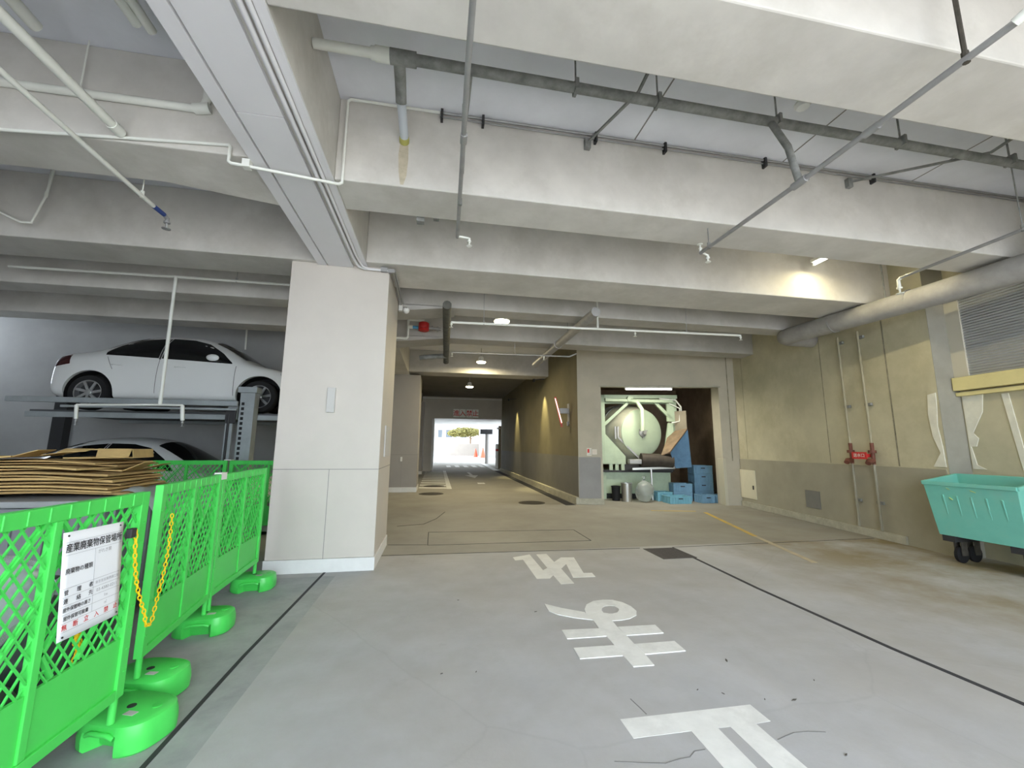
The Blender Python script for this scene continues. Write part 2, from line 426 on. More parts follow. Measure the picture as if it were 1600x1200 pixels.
struct(MB().box(6.6, 12, -4.6, -4.4, 0, ZS), 'wall_front_right', WALR)

# right-hand block: wall with shutter recess -------------------------
def wallbox(y0, y1, z0, z1, out, depth, m, name, label=None, **k):
    a, b = wy(y0), wy(y1)
    lo = [a+WNORM*out, a-WNORM*depth, b-WNORM*depth, b+WNORM*out]
    mb = MB().hexa([Vector((p.x, p.y, z0)) for p in lo], [Vector((p.x, p.y, z1)) for p in lo])
    return struct(mb, name, m, label, **k)
YR = 4.99
wallbox(YR, 10.3, 0, ZS-.001, 0, .9, WALR, 'wall_right', 'stained olive concrete wall on the right')
wallbox(5.02, 10.25, 0, 1.255, .012, .0, WALD, 'wall_right_dado', 'darker painted lower band of the right wall')
wallbox(5.74, 10.2, 0, .14, .05, 0, CURB, 'baseboard_right', bevel=.008)
# vertical formwork joints
for (p0, w) in ((7.14, .014), (5.735, .026), (9.85, .010)):
    wallbox(p0-w/2, p0+w/2, 1.27, 4.0, .002, .004, mat('joint_stain', (.25, .23, .17), .9, var=.3, scale=9), 'wall_right_joint_trim')
# recessed bay with the roller shutter nearer the camera
RS = .36
wallbox(-4.5, YR, 0, ZS-.001, -RS, .9, WALR, 'wall_right.001', 'recessed bay wall under the roller shutter')
wallbox(YR-.2, YR-.001, 2.47, 3.86, -RS+.06, RS, FRAMEP, 'shutter_frame_trim')
wallbox(0, YR-.02, 2.44, 2.64, -RS+.13, RS, YLINE, 'shutter_sill_trim', 'yellowish ledge under the roller shutter', bevel=.01)
wallbox(0, YR-.02, 2.36, 2.415, -RS+.09, RS, YLINE, 'shutter_sill_trim')
wallbox(0, YR-.02, 3.84, 3.90, -RS+.10, RS, PIPEW, 'shutter_top_trim')
_a = wy(YR-.001); _b = _a-WNORM*RS; _s = MB().sweep([_a, _b, _b+Vector((0, 0, ZS-.01)), _a+Vector((0, 0, ZS-.01))], (0, -.006, 0)); struct(_s, 'wall_right_reveal', mat('reveal_grey', (.30, .285, .24), .8, var=.1, scale=2))
# putty smears around the recess corner
def putty():
    s = MB()
    def blob(ps, T):
        s.sweep([T @ Vector((a, b, 0)) for a, b in ps], T.to_3x3() @ Vector((0, 0, .012)))
    T = frame(wy(YR)+WNORM*.002, -WDIR, (0, 0, 1))
    blob([(-.02, 2.42), (-.14, 2.40), (-.17, 2.1), (-.15, 1.75), (-.07, 1.5), (-.20, 1.29), (-.02, 1.29), (-.03, 1.6), (-.06, 1.9), (-.03, 2.2)], T)
    T2 = frame(wy(YR)-WNORM*(RS-.001)+Vector((0, 0, 0)), -WDIR, (0, 0, 1))
    blob([(.03, 2.36), (.30, 2.36), (.26, 2.1), (.10, 1.8), (.16, 1.72), (.12, 1.6), (.05, 1.6), (.09, 1.33), (.2, 1.27), (.03, 1.27)], T2)
    blob([(.52, 2.34), (.60, 2.34), (.69, 1.28), (.62, 1.28)], T2)
    return struct(s, 'wall_right_putty_patch_trim', PUTTY, 'white putty repair smears at the wall corner')
putty()
# roller shutter: slatted curtain
def shutter():
    s = MB(); y0, y1 = 0, YR-.2; z = 2.64
    base = -RS+.03
    while z < 3.84:
        a, b = wy(y0)+WNORM*base, wy(y1)+WNORM*base
        s.sweep([a+Vector((0, 0, z)), a+WNORM*.014+Vector((0, 0, z+.018)), a+Vector((0, 0, z+.036)), a-WNORM*.01+Vector((0, 0, z+.018))], b-a)
        z += .04
    o = s.build('window_1', SHUT); o['kind'] = 'structure'; o['label'] = 'grey slatted roller shutter high on the right wall'
shutter()

# alcove front wall ---------------------------------------------------
UL, UR, UE = .665, 4.0, (WB-AA).length
ZL = 3.29
def alcbox(u0, u1, z0, z1, out, depth, m, name, label=None, **k):
    a, b = ax(u0), ax(u1)
    lo = [a+ANORM*out, b+ANORM*out, b-ANORM*depth, a-ANORM*depth]
    mb = MB().hexa([Vector((p.x, p.y, z0)) for p in lo], [Vector((p.x, p.y, z1)) for p in lo])
    return struct(mb, name, m, label, **k)
WALF = mat('alcove_front_concrete', (.48, .44, .35), .85, var=.08, scale=1.4, bump=.15)
alcbox(0, UL, 0, ZS, 0, .45, WALF, 'wall_alcove_pier', 'concrete pier left of the machine alcove')
alcbox(UL, UR, ZL, ZS, 0, .45, WALF, 'wall_alcove_head', 'concrete wall above the machine alcove')
alcbox(UR, UE+.01, 0, ZS, 0, .45, WALF, 'wall_alcove_jamb')
alcbox(UL-.03, UR+.05, ZL-.04, ZL, .03, .02, CURB, 'alcove_head_trim')
alcbox(UL-.05, UL+.012, .13, 1.24, .014, .30, mat('guard_cream', (.52, .49, .38), .6), 'alcove_guard_trim', 'cream corner guard on the pier edge', bevel=.006)
alcbox(UR-.012, UR+.07, 0, 1.26, .014, .3, mat('guard_cream', (0, 0, 0)), 'alcove_guard_trim', 'cream corner guard on the alcove right jamb', bevel=.006)
alcbox(.01, UL-.05, .16, 1.27, .01, 0, DADOG, 'wall_alcove_dado')
alcbox(0, UL+.02, 0, .155, .035, .3, CURB, 'baseboard_alcove', bevel=.008)
alcbox(UR+.25, UR+.275, 1.2, ZS, .004, .01, mat('joint_stain', (0, 0, 0)), 'alcove_joint_trim')
# alcove interior
def quadwall(a, b, z0, z1, t, m, name, label=None):
    a, b = Vector(a), Vector(b); n = Vector((-(b-a).y, (b-a).x, 0)).normalized()*t
    struct(MB().hexa([Vector((p.x, p.y, z0)) for p in (a, b, b+n, a+n)], [Vector((p.x, p.y, z1)) for p in (a, b, b+n, a+n)]), name, m, label)
iL, iR = ax(.1)-ANORM*.45, ax(4.62)-ANORM*.45
DEP = 4.2
quadwall(iL, iL-ANORM*DEP, 0, 3.9, .15, BROWN, 'wall_alcove_left')
quadwall(iR, iR-ANORM*DEP, 0, 3.9, -.15, BROWN, 'wall_alcove_right', 'dark brown side wall inside the alcove')
quadwall(iL-ANORM*DEP, iR-ANORM*DEP, 0, 3.9, .15, BROWN, 'wall_alcove_back')
struct(MB().hexa([Vector((p.x, p.y, 3.8)) for p in (iL, iR, iR-ANORM*DEP, iL-ANORM*DEP)], [Vector((p.x, p.y, 3.9)) for p in (iL, iR, iR-ANORM*DEP, iL-ANORM*DEP)]), 'ceiling_alcove', BROWN)

# lane right wall ------------------------------------------------------
def lanewall(y0, y1, z0, z1, out, depth, m, name, label=None, **k):
    f = lambda y: 3.885+(y-11.05)*.013
    pts = [(f(y0)-out, y0), (f(y0)+depth, y0), (f(y1)+depth, y1), (f(y1)-out, y1)]
    return struct(MB().prism(pts, z0, z1), name, m, label, **k)
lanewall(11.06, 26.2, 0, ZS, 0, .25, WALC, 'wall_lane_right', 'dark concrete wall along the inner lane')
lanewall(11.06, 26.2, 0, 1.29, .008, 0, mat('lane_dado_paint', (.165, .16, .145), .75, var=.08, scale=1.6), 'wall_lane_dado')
lanewall(11.0, 26.2, 0, .19, .10, 0, CURB, 'kerb_lane_right', bevel=.01)
lanewall(10.9, 26.2, -.1, .003, .42, -.14, JOINT, 'floor_gutter_line')

# lintel and far end ----------------------------------------------------
LINT = mat('lintel_concrete', (.50, .46, .39), .85, var=.06, scale=1.2)
struct(MB().box(-1.3, 4.6, 26.2, 26.6, 3.27, ZS), 'lintel', LINT, 'concrete lintel across the lane exit')
struct(MB().box(-1.3, 4.6, 26.17, 26.3, 4.5, 4.54), 'lintel_edge_trim', PWHT)
struct(MB().box(-1.3, -.33, 26.2, 26.6, 0, 3.27), 'wall_exit_left', LINT)
struct(MB().box(4.12, 4.9, 26.2, 26.6, 0, 3.27), 'wall_exit_right', LINT)
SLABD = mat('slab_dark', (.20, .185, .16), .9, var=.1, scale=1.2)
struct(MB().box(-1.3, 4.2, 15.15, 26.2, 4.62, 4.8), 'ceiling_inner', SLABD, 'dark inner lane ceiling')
struct(MB().box(-.6, -.2, 26.6, 42, 0, 3.6), 'wall_exit_left.001', PWHT)
struct(MB().box(5.6, 6.0, 26.6, 34, 0, 3.6), 'wall_exit_right.001', LINT)
struct(MB().box(-.6, 6.0, 26.6, 40, 3.6, 3.8), 'ceiling_exit', PWHT)
# ================================================================== floor joints and road marks
def strip(pts, w, m, name, z=.003, label=None):
    s = MB()
    for (a, b) in zip(pts, pts[1:]):
        a = Vector((a[0], a[1], 0)); b = Vector((b[0], b[1], 0)); d = (b-a).normalized(); n = Vector((-d.y, d.x, 0))*w/2
        s.prism([(p.x, p.y) for p in (a-n, b-n, b+n, a+n)], -.02, z)
    o = struct(s, name, m, label); return o
strip([(-1.30, 5.66), (-1.35, 3.6), (-1.345, 2.5), (-1.34, -3)], .028, JOINT, 'floor_joint_line', label='black joint line in the floor beside the green fence')
strip([(3.66, 5.58), (3.59, 4.32), (3.58, 2.9), (3.62, 2.2), (3.62, -3)], .042, JOINT, 'floor_drain_line', label='black slot drain line running right of the floor letters')
strip([(-.72, 6.36), (1.16, 6.30), (3.16, 6.22)], .016, JOINT, 'floor_joint_line')
strip([(3.7, 6.2), (7.62, 6.27)], .012, JOINT, 'floor_joint_line')
strip([(-.09, 7.89), (2.6, 7.73), (2.6, 6.83), (-.085, 6.89), (-.09, 7.89)], .012, JOINT, 'floor_joint_line')
strip([(-.7, 7.0), (-.1, 6.93)], .012, JOINT, 'floor_joint_line')
strip([(-.7, 8.55), (-.2, 8.7), (.05, 9.3), (.25, 10.2)], .014, JOINT, 'floor_joint_line')
CRK = mat('crack_grey', (.22, .215, .21), .9)
for pts in (((960, 1190), (1000, 1192), (1040, 1193), (1062, 1186), (1078, 1183), (1085, 1174), (1102, 1171)), ((1215, 1156), (1228, 1150), (1240, 1145), (1262, 1143), (1290, 1144)), ((985, 1092), (1000, 1106), (1010, 1116))):
    strip([tuple(flr(*p)[:2]) for p in pts], .006, CRK, 'floor_crack_line', z=.0015)
def debris():
    s = MB(); rg = random.Random(2)
    for (px, py, l, a) in ((1135, 1032, .05, 1.2), (1241, 1094, .05, .2), (1090, 1078, .02, .5), (1130, 1084, .022, 2), (1195, 1093, .02, 1), (837, 956, .03, .3), (1322, 1180, .03, .4), (716, 938, .02, 0), (744, 1050, .02, 1), (1272, 1063, .02, 1), (945, 1010, .018, 2), (690, 1053, .02, .4)):
        p = flr(px, py); d = Vector((math.cos(a), math.sin(a), 0)); n = Vector((-d.y, d.x, 0))
        s.prism([tuple((p+d*l/2)[:2]), tuple((p+n*l*.14)[:2]), tuple((p-d*l/2)[:2]), tuple((p-n*l*.14)[:2])], .0005, .004)
    o = s.build('floor_debris', mat('debris_dark', (.10, .09, .08), .9)); o['kind'] = 'stuff'; o['label'] = 'scattered dark specks and twigs on the floor'; o['category'] = 'debris'
debris()
# stop lettering painted for cars leaving the lane (reads upside down from here)
def paint(polys, name, label, zoom, holes=None):
    x0, y0, k = zoom; s = MB()
    for poly in polys:
        pts = [flr(x0+a/k, y0+b/k) for a, b in poly]
        s.prism([(p.x, p.y) for p in pts], -.01, .0012+.0003*polys.index(poly))
    o = struct(s, name, WPAINT, label)
    return o
K1 = (790, 855, 10.667)
paint([[(120,170),(400,122),(625,385),(700,345),(740,490),(740,522),(520,528),(290,208),(160,220)],
       [(510,122),(680,112),(800,238),(930,362),(1145,605),(925,618),(795,470),(690,340)],
       [(700,345),(820,240),(920,172),(1010,280),(920,365),(795,470),(740,522),(625,385)],
       [(920,172),(1138,170),(1300,432),(1440,428),(1500,495),(1125,508),(1010,280)]],
      'road_marking', 'white floor letter re, farthest of the three painted letters', K1)
K2 = (840, 925, 6.667)
ring = [(575,295),(510,240),(490,180),(510,130),(580,95),(680,82),(780,84),(880,108),(970,150),(1030,200),(1030,245),(960,280),(870,298),(775,302)]
inner = [(690,222),(668,190),(672,165),(700,150),(750,144),(800,148),(840,170),(850,190),(830,215),(780,228),(735,228),(710,226),(700,225),(695,224)]
n_ = len(ring)
quads = [[ring[i], ring[i+1], inner[(i+1) % n_], inner[i]] for i in range(n_-1)]
quads.append([ring[-1], ring[0], inner[0], inner[10]]); quads.append([inner[10], inner[0], inner[-1], inner[11]])
paint(quads+[[(72,128),(250,172),(490,215),(530,260),(575,295),(380,272),(215,240),(120,205)],
       [(575,295),(775,302),(830,370),(925,458),(1010,550),(1120,655),(1215,768),(1000,783),(890,668),(800,560),(720,465),(640,385)],
       [(252,402),(640,385),(720,465),(310,493)], [(835,370),(1225,348),(1312,432),(925,458)],
       [(375,590),(800,562),(890,668),(442,702)], [(1010,550),(1425,518),(1542,618),(1120,655)]],
      'road_marking', 'white floor letter ma with a loop, middle of the three painted letters', K2)
K3 = (960, 1090, 5.0)
paint([[(45,170),(1060,55),(1220,185),(1105,205),(905,228),(600,262),(150,320)],
       [(600,262),(805,235),(1110,545),(1500,960),(1130,960),(850,545)], [(905,228),(1105,205),(1500,545),(2050,990),(1650,990),(1235,545)]],
      'road_marking', 'white floor letter tome with long bar, nearest of the three painted letters', K3)
# yellow bay line
strip([(5.30, 9.75), (6.35, 9.50)], .08, YPAINT, 'road_marking_line')
strip([(6.47, 9.30), (5.64, 6.73)], .09, YPAINT, 'road_marking_line', label='worn yellow bay line on the floor')
strip([(5.64, 6.73), (5.17, 5.1)], .085, mat('road_paint_yellow_worn', (.50, .43, .30), .75, var=.1, scale=6, stain=(.42, .38, .30), stain_scale=2), 'road_marking_line')
# hatched zone by the second pillar and a small crossing beyond
hz = MB()
hz.prism([(.42, 15.5), (.60, 15.5), (.62, 26.5), (.44, 26.5)], -.01, .004)
y = 15.6
while y < 26:
    hz.prism([(-.6, y+.25), (.42, y), (.42, y+.42), (-.6, y+.67)], -.01, .004); y += 1.05
struct(hz, 'road_marking', WPAINT, 'white hatched strip beside the second pillar')
cw = MB()
for x in (.95, 1.6, 2.25, 2.9, 3.5):
    cw.prism([(x-.16, 31.0), (x+.16, 31.0), (x+.16, 33.6), (x-.16, 33.6)], -.01, .004)
struct(cw, 'road_marking', WPAINT, 'row of white crossing bars at the lane exit')
ar = MB()
ar.prism([(1.9, 20.5), (2.25, 22.5), (1.98, 22.5), (1.98, 25), (1.82, 25), (1.82, 22.5), (1.55, 22.5)], -.01, .004)
ar.prism([(1.75, 17.4), (2.05, 17.4), (2.05, 17.9), (1.75, 17.9)], -.01, .004)
struct(ar, 'road_marking', WPAINT, 'faded white arrow painted on the inner lane')
strip([(3.85, 26.8), (4.5, 48)], .35, PWHT, 'kerb_line')
# ================================================================== green fence
def fence_panel(name, y0, y1, label, x0=-1.8, x1=-1.8, rot=None, feet=True, top=1.289):
    """one plastic mesh panel from (x0,y0) to (x1,y1)"""
    a = Vector((x0, y0, 0)); b = Vector((x1, y1, 0)); L_ = (b-a).length; d = (b-a)/L_
    root = empty(name, a, label, 'fence', 'green mesh fence panels')
    T = Matrix((d, Vector((-d.y, d.x, 0)), Vector((0, 0, 1)))).transposed().to_4x4(); T.translation = a
    zb = .27; t = .016; Zm = lambda z: 1.55+(z-1.55)*.87
    f = MB()
    f.box(0, .055, -.022, .022, zb, top, T); f.box(L_-.055, L_, -.022, .022, zb, top, T)
    f.box(.055, L_-.055, -.022, .022, top-.065, top, T); f.box(.055, L_-.055, -.022, .022, zb, zb+.05, T)
    f.box(L_/2-.018, L_/2+.018, -.018, .018, zb+.05, top-.065, T)
    z = zb+.12
    while z < top-.08:      # stiffening ribs on the outer edge
        for u in (0.006, L_-.03):
            f.box(u, u+.024, -.027, .027, z, z+.007, T)
        z += .105
    u = .1
    while u < L_-.06:
        f.box(u, u+.006, -.026, .026, top-.06, top-.004, T); u += .095
    f.build('frame', GREEN, root, bevel=.003)
    p = MB(); p.box(.05, L_-.05, -.008, .008, zb+.04, .565, T); p.build('kick_plate', GREEN, root)
    m = MB()
    z0, z1 = .555, top-.055; u0, u1 = .05, L_-.05
    def clip(uu, zz, du, dz):   # clip line (uu,zz)+t(du,dz)
        ts = sorted(((u0-uu)/du, (u1-uu)/du)); tz = sorted(((z0-zz)/dz, (z1-zz)/dz))
        lo, hi = max(ts[0], tz[0]), min(ts[1], tz[1])
        return (lo, hi) if hi-lo > .02 else None
    sl = 1.35
    n = int((L_+1.0)/.064)+3
    for s_ in (1, -1):
        for k in range(-n, n):
            c = clip(u0+k*.064, z0, 1, s_*sl)
            if not c: continue
            pa = T @ Vector((u0+k*.064+c[0], .004*s_, z0+s_*sl*c[0])); pb = T @ Vector((u0+k*.064+c[1], .004*s_, z0+s_*sl*c[1]))
            m.bar(pa, pb, .006, .008, up=T.to_3x3() @ Vector((0, 1, 0)))
    m.build('mesh', GREEN, root)
    r = MB()
    for c0 in (u0, L_/2):
        w_ = L_/2-.05
        for (pu, pz, qu, qz) in ((c0, .52, c0+w_*.92, 1.18), (c0, .93, c0+w_*.42, 1.18), (c0+w_*.46, .44, c0+w_, .85), (c0+w_*.05, 1.18, c0+w_*.5, .88), (c0, .62, c0+w_*.2, .43)):
            r.bar(T @ Vector((pu, 0, Zm(pz))), T @ Vector((qu, 0, Zm(qz))), .014, .018, up=T.to_3x3() @ Vector((0, 1, 0)))
    r.build('brace', GREEN, root)
    for u in (.03, L_-.03):
        q = MB(); q.tube([T @ Vector((u, 0, .155)), T @ Vector((u, 0, zb+.02))], .017); q.build('foot_post', GREEN, root, smooth=True)
    return root
fx = lambda y: -1.70-(y-1.8)*.083*1.0
fence_panel('mesh_fence', 1.566, 2.649, 'green mesh fence panel with the white paper notice, nearest the camera', -1.566, -1.566)
fence_panel('mesh_fence', 3.035, 4.065, 'green mesh fence panel with the end of the yellow chain on it', -1.723, -1.852)
fence_panel('mesh_fence', 4.09, 5.20, 'green mesh fence panel ending beside the big pale pillar', -1.855, -1.915)
fence_panel('mesh_fence', 7.42, 7.42, 'green mesh back fence panel in front of the lift, behind the cardboard', -4.45, -3.30, top=1.29)
fence_panel('mesh_fence', 7.42, 7.42, 'green mesh back fence panel next to the big pillar, in front of the lift post', -3.26, -2.1, top=1.29)

# water-filled base weights
def base_weight(loc, rz, label):
    root = empty('fence_weight', (0, 0, 0), label, 'fence base', 'green fence base weights')
    def oval(a, b, z0, z1, k=0):
        pts = []
        for i in range(40):
            t = 2*PI*i/40; c, s_ = math.cos(t), math.sin(t)
            x = a*abs(c)**.62*(1 if c > 0 else -1); y = b*abs(s_)**.72*(1 if s_ > 0 else -1)
            if k and abs(x) < .085: y *= (1-k)
            pts.append((x, y))
        return pts
    lay = [(.195, .145, 0.0, .5), (.21, .156, .013, .45), (.213, .159, .062, .40), (.21, .156, .10, .10), (.20, .149, .139, 0), (.184, .134, .15, 0)]
    s = MB(); n = 40
    for a, b, z, k in lay: s.v += [(p[0], p[1], z) for p in oval(a, b, 0, 0, k)]
    for i in range(len(lay)-1):
        for j in range(n): s.f.append((i*n+j, i*n+(j+1) % n, (i+1)*n+(j+1) % n, (i+1)*n+j)); s.m.append(0)
    s.f.append(tuple(range(n-1, -1, -1))); s.f.append(tuple(range((len(lay)-1)*n, len(lay)*n))); s.m += [0, 0]
    s.build('body', GREENB, root, smooth=True)
    h = MB(); h.tube([(-.085, .143, .085), (-.05, .148, .10), (.05, .148, .10), (.085, .143, .085)], .012); h.build('handle', GREENB, root, smooth=True)
    h = MB(); h.tube([(-.085, -.143, .085), (-.05, -.148, .10), (.05, -.148, .10), (.085, -.143, .085)], .012); h.build('handle', GREENB, root, smooth=True)
    c = MB(); c.lathe([(.024, .148), (.024, .153), (.018, .154)], Matrix.Translation((.13, .03, 0)), 16); c.build('filler_cap', GREENB, root, smooth=True)
    c = MB(); c.lathe([(.021, .148), (.021, .153)], Matrix.Translation((-.0, 0, 0)), 14); c.build('post_socket', DARK, root)
    k = MB(); k.box(.03, .09, -.07, -.035, .149, .1515); o = k.build('label_plate', GREYB, root); o['label'] = 'small grey maker plate'
    root.location = loc; root.rotation_euler = (0, 0, rz)
    return root
base_weight((-1.57, 2.775, 0), math.radians(-20), 'green base weight under the fence panel with the notice, nearest the camera')
base_weight((-1.725, 3.185, 0), math.radians(-14), 'green base weight half hidden just behind the nearest one')
base_weight((-1.865, 4.11, 0), math.radians(4), 'green base weight under the joint of the two far fence panels')
base_weight((-1.905, 5.16, 0), math.radians(4), 'green base weight beside the foot of the big pillar')
base_weight((-3.28, 7.42, 0), 0, 'green base weight of the back fence in front of the lift')

# paper notice
def notice():
    T = frame(Vector((-1.538, 2.315, .940)), (0, 1, -.03), (0.0, -.115, 1)) @ Matrix.Scale(.87, 4)
    root = empty('hanging_notice', T.translation.copy(), 'white paper notice on storage of industrial waste hung on the near green fence panel', 'notice')
    s = MB(); n = 10; W, H = .39, .525
    vs = []
    for i in range(n+1):
        for j in range(n+1):
            u, v = (i/n-.5)*W, (j/n-.5)*H; vs.append((u, v, .004*math.sin(u*9+1)*(.5+abs(v))))
    s2 = MB(); s2.v = [tuple(T @ Vector(v)) for v in vs]
    for i in range(n):
        for j in range(n): s2.f.append((i*(n+1)+j, (i+1)*(n+1)+j, (i+1)*(n+1)+j+1, i*(n+1)+j+1)); s2.m.append(0)
    sh = s2.build('sheet', PAPER, root, smooth='all'); sd = sh.modifiers.new('t', 'SOLIDIFY'); sd.thickness = .0015
    rl = MB(); zz = .0045
    def line(u0, v0, u1, v1, w=.0012):
        d = Vector((u1-u0, v1-v0, 0)).normalized(); nn = Vector((-d.y, d.x, 0))*w/2
        a, b = Vector((u0, v0, zz)), Vector((u1, v1, zz))
        rl.sweep([T @ p for p in (a-nn, b-nn, b+nn, a+nn)], T.to_3x3() @ Vector((0, 0, .0006)))
    for v in (.213, .150, -.012, -.054, -.096, -.138, -.180, -.222): line(-.185, v, .185, v)
    line(.0, .150, .0, -.180)
    rl.build('ruled_lines', INKG, root)
    def tx(s_, u, v, size, m, name, bold=.0, width=None):
        text_mesh(s_, size, name, m, T @ Matrix.Translation((u, v, zz+.0008)), root, bold, width=width)
    tx('産業廃棄物保管場所', 0, .181, .047, INK, 'heading_lettering', .0009, .365)
    tx('廃棄物の種類', -.095, .068, .030, INK, 'row_lettering', .0004, .165)
    tx('がれき類', .065, .128, .024, INKG, 'value_lettering', 0, .09)
    for i, (txt) in enumerate(('管理者', '連絡先')):
        for k, ch in enumerate(txt): tx(ch, -.165+k*.075, -.034-.042*i, .028, INK, 'row_lettering', .0004)
    tx('屋外保管時の高さ', -.095, -.118, .024, INK, 'row_lettering', .0004, .165)
    tx('屋外保管可能量', -.098, -.160, .024, INK, 'row_lettering', .0004, .150)
    tx('東京支店業務課工務', .095, -.034, .018, INKG, 'value_lettering', 0, .165)
    tx('03-4380-0211', .095, -.076, .024, INKG, 'value_lettering', 0, .14)
    tx('1m', .09, -.117, .022, INKG, 'value_lettering'); tx('㎡', .09, -.159, .020, INKG, 'value_lettering')
    for k, ch in enumerate('無断立入禁止'): tx(ch, -.165+k*.066, -.203, .033, INKR, 'warning_lettering', .0005)
    for u, v in ((-.17, .245), (.17, .245), (-.17, -.245), (.18, -.245)):
        e = MB(); e.lathe([(.005, 0), (.005, .003)], T @ Matrix.Translation((u, v, .003)), 10); e.build('eyelet', DARK, root)
notice()
def clip():
    s = MB(); s.box(-1.538, -1.511, 2.488, 2.527, 1.072, 1.119); o = s.build('black_clip', DARK, bevel=.004)
    tag(o, 'small black clip beside the paper notice at the chain hook', 'clip')
clip()
# yellow plastic chains
def chain(pts, label, link=.034, w=.0105):
    # resample polyline
    P_ = [Vector(p) for p in pts]; out = [P_[0]]; acc = 0; step = link*.74
    for a, b in zip(P_, P_[1:]):
        d = (b-a); Ln = d.length; t = step-acc
        while t <= Ln: out.append(a+d*(t/Ln)); t += step
        acc = Ln-(t-step)
    s = MB(); seg = 14
    for i in range(len(out)-1):
        c = (out[i]+out[i+1])/2; d = (out[i+1]-out[i]).normalized()
        side = d.cross(Vector((1, 0, 0))); side = side.normalized() if side.length > 1e-3 else Vector((0, 1, 0))
        oth = d.cross(side).normalized()
        ang = math.radians(35 if i % 2 else -55); e = side*math.cos(ang)+oth*math.sin(ang)
        loop = []
        for k in range(seg+1):
            t = 2*PI*k/seg; x = math.cos(t); y = math.sin(t)
            loop.append(c+d*(link/2*.78*(abs(x)**.7)*(1 if x > 0 else -1)+0)+e*(w*.72*y))
        s.tube(loop, .0034, 6, cap=False)
    o = s.build('hanging_chain', YCHAIN, smooth='all'); tag(o, label, 'chain'); return o
p0, p1 = Vector((-1.518, 2.530, 1.111)), Vector((-1.668, 3.097, 1.124)); bot = Vector((-1.527, 2.758, .558))
pl = []
for i in range(25):
    t = i/24
    if t <= .5: k = t*2; q = p0.lerp(bot, k); q.y -= .05*math.sin(PI*k)
    else: k = t*2-1; q = bot.lerp(p1, k); q.y += .04*math.sin(PI*k)
    if abs(t-.5) < .05: q.z = bot.z+.012*abs(t-.5)/.05
    pl.append(q)
chain(pl, 'yellow plastic chain hanging in a loop between the first two fence panels')
chain([(-1.62, 2.40, .75), (-1.615, 2.41, .69), (-1.62, 2.38, .64), (-1.61, 2.42, .60), (-1.62, 2.39, .68), (-1.615, 2.41, .62), (-1.62, 2.40, .56), (-1.62, 2.41, .46)], 'bunched yellow chain behind the fence mesh under the paper notice')
def tape(x, y, z, label, rz=0):
    s = MB(); s.box(x-.03, x+.03, y-.05, y+.05, z, z+.012); s.box(x+.024, x+.03, y-.05, y+.05, z-.05, z); s.box(x-.03, x-.024, y-.05, y+.05, z-.05, z)
    tag(s.build('joint_cap', WHITEM, bevel=.003), label, 'cap')
tape(-1.855, 4.078, 1.292, 'white joint cap on top of the two far fence panels')
def tape2():
    s = MB(); s.box(-3.34, -3.22, 7.385, 7.455, 1.292, 1.306); tag(s.build('joint_cap', WHITEM, bevel=.003), 'white joint cap on top of the back fence', 'cap')
tape2()

# ================================================================== cardboard and its container
def container():
    x0, x1, y0, y1 = -4.9, -2.62, 3.95, 5.25
    root = empty('waste_container', ((x0+x1)/2, (y0+y1)/2, 0), 'big grey waste container behind the fence carrying the flattened cardboard', 'container')
    s = MB(); s.box(x0, x1, y0, y1, .16, 1.04)
    s.build('body', CONT, root, bevel=.02)
    r = MB(); x = x0+.1
    while x < x1-.05:
        r.box(x, x+.05, y0-.02, y0, .2, 1.01); x += .22
    y = y0+.1
    while y < y1-.05: r.box(x1, x1+.02, y, y+.05, .2, 1.01); y += .22
    r.build('rib', CONT, root, bevel=.004)
    l = MB(); l.box(x0-.03, x1+.03, y0-.03, y1+.03, 1.045, 1.095); l.build('lid', mat('container_lid', (.30, .31, .31), .55, var=.06, scale=5), root, bevel=.01)
    for x, y in ((x0+.15, y0+.15), (x1-.15, y0+.15), (x0+.15, y1-.15), (x1-.15, y1-.15)):
        c = MB(); c.lathe([(.065, -.02), (.075, -.01), (.075, .01), (.065, .02)], Matrix.Translation((x, y, .077)) @ Matrix.Rotation(PI/2, 4, 'X'), 18)
        c.box(x-.03, x+.03, y-.03, y+.03, .12, .165); c.build('caster', BLACK, root, smooth=True)
container()
def card(cx, cy, z, w, d, t, rz, m=CARD, bend=0.0, flap=0, label='', tilt=0.0):
    n = 8; s = MB(); top = []; botm = []
    for i in range(n+1):
        for j in (0, 1):
            u = (i/n-.5)*w; v = (j-.5)*d
            zz = bend*((u/w*2)**2)+tilt*u+.004*math.sin(u*7+cx*9)
            top.append((u, v, zz+t)); botm.append((u, v, zz))
    s.v = top+botm; N_ = len(top)
    for i in range(n):
        a = i*2
        s.f += [(a, a+2, a+3, a+1), (N_+a, N_+a+1, N_+a+3, N_+a+2), (a, N_+a, N_+a+2, a+2), (a+1, a+3, N_+a+3, N_+a+1)]; s.m += [0]*4
    s.f += [(0, 1, N_+1, N_), (2*n, N_+2*n, N_+2*n+1, 2*n+1)]; s.m += [0, 0]
    T = Matrix.Translation((cx, cy, z)) @ Matrix.Rotation(rz, 4, 'Z')
    s.v = [tuple(T @ Vector(v)) for v in s.v]
    if flap:
        root = empty('flattened_carton', (cx, cy, z), label, 'cardboard', 'flattened cartons on the container')
        s.build('panel', m, root)
        f = MB(); e = w/2
        for j, (v0, v1) in enumerate(((-d/2+.02, -.02), (.02, d/2-.02))):
            up = flap*(1 if j == 0 else .55)
            base = bend+tilt*e
            f.sweep([T @ Vector(q) for q in ((e, v0, base), (e, v1, base), (e+.13, v1-.03, base+up), (e+.13, v0+.03, base+up))], (0, 0, .006))
        f.build('flap', m, root)
        return root
    o = s.build('flattened_carton', m); tag(o, label, 'cardboard', 'flattened cartons on the container'); return o
rng = random.Random(5); z = 1.135
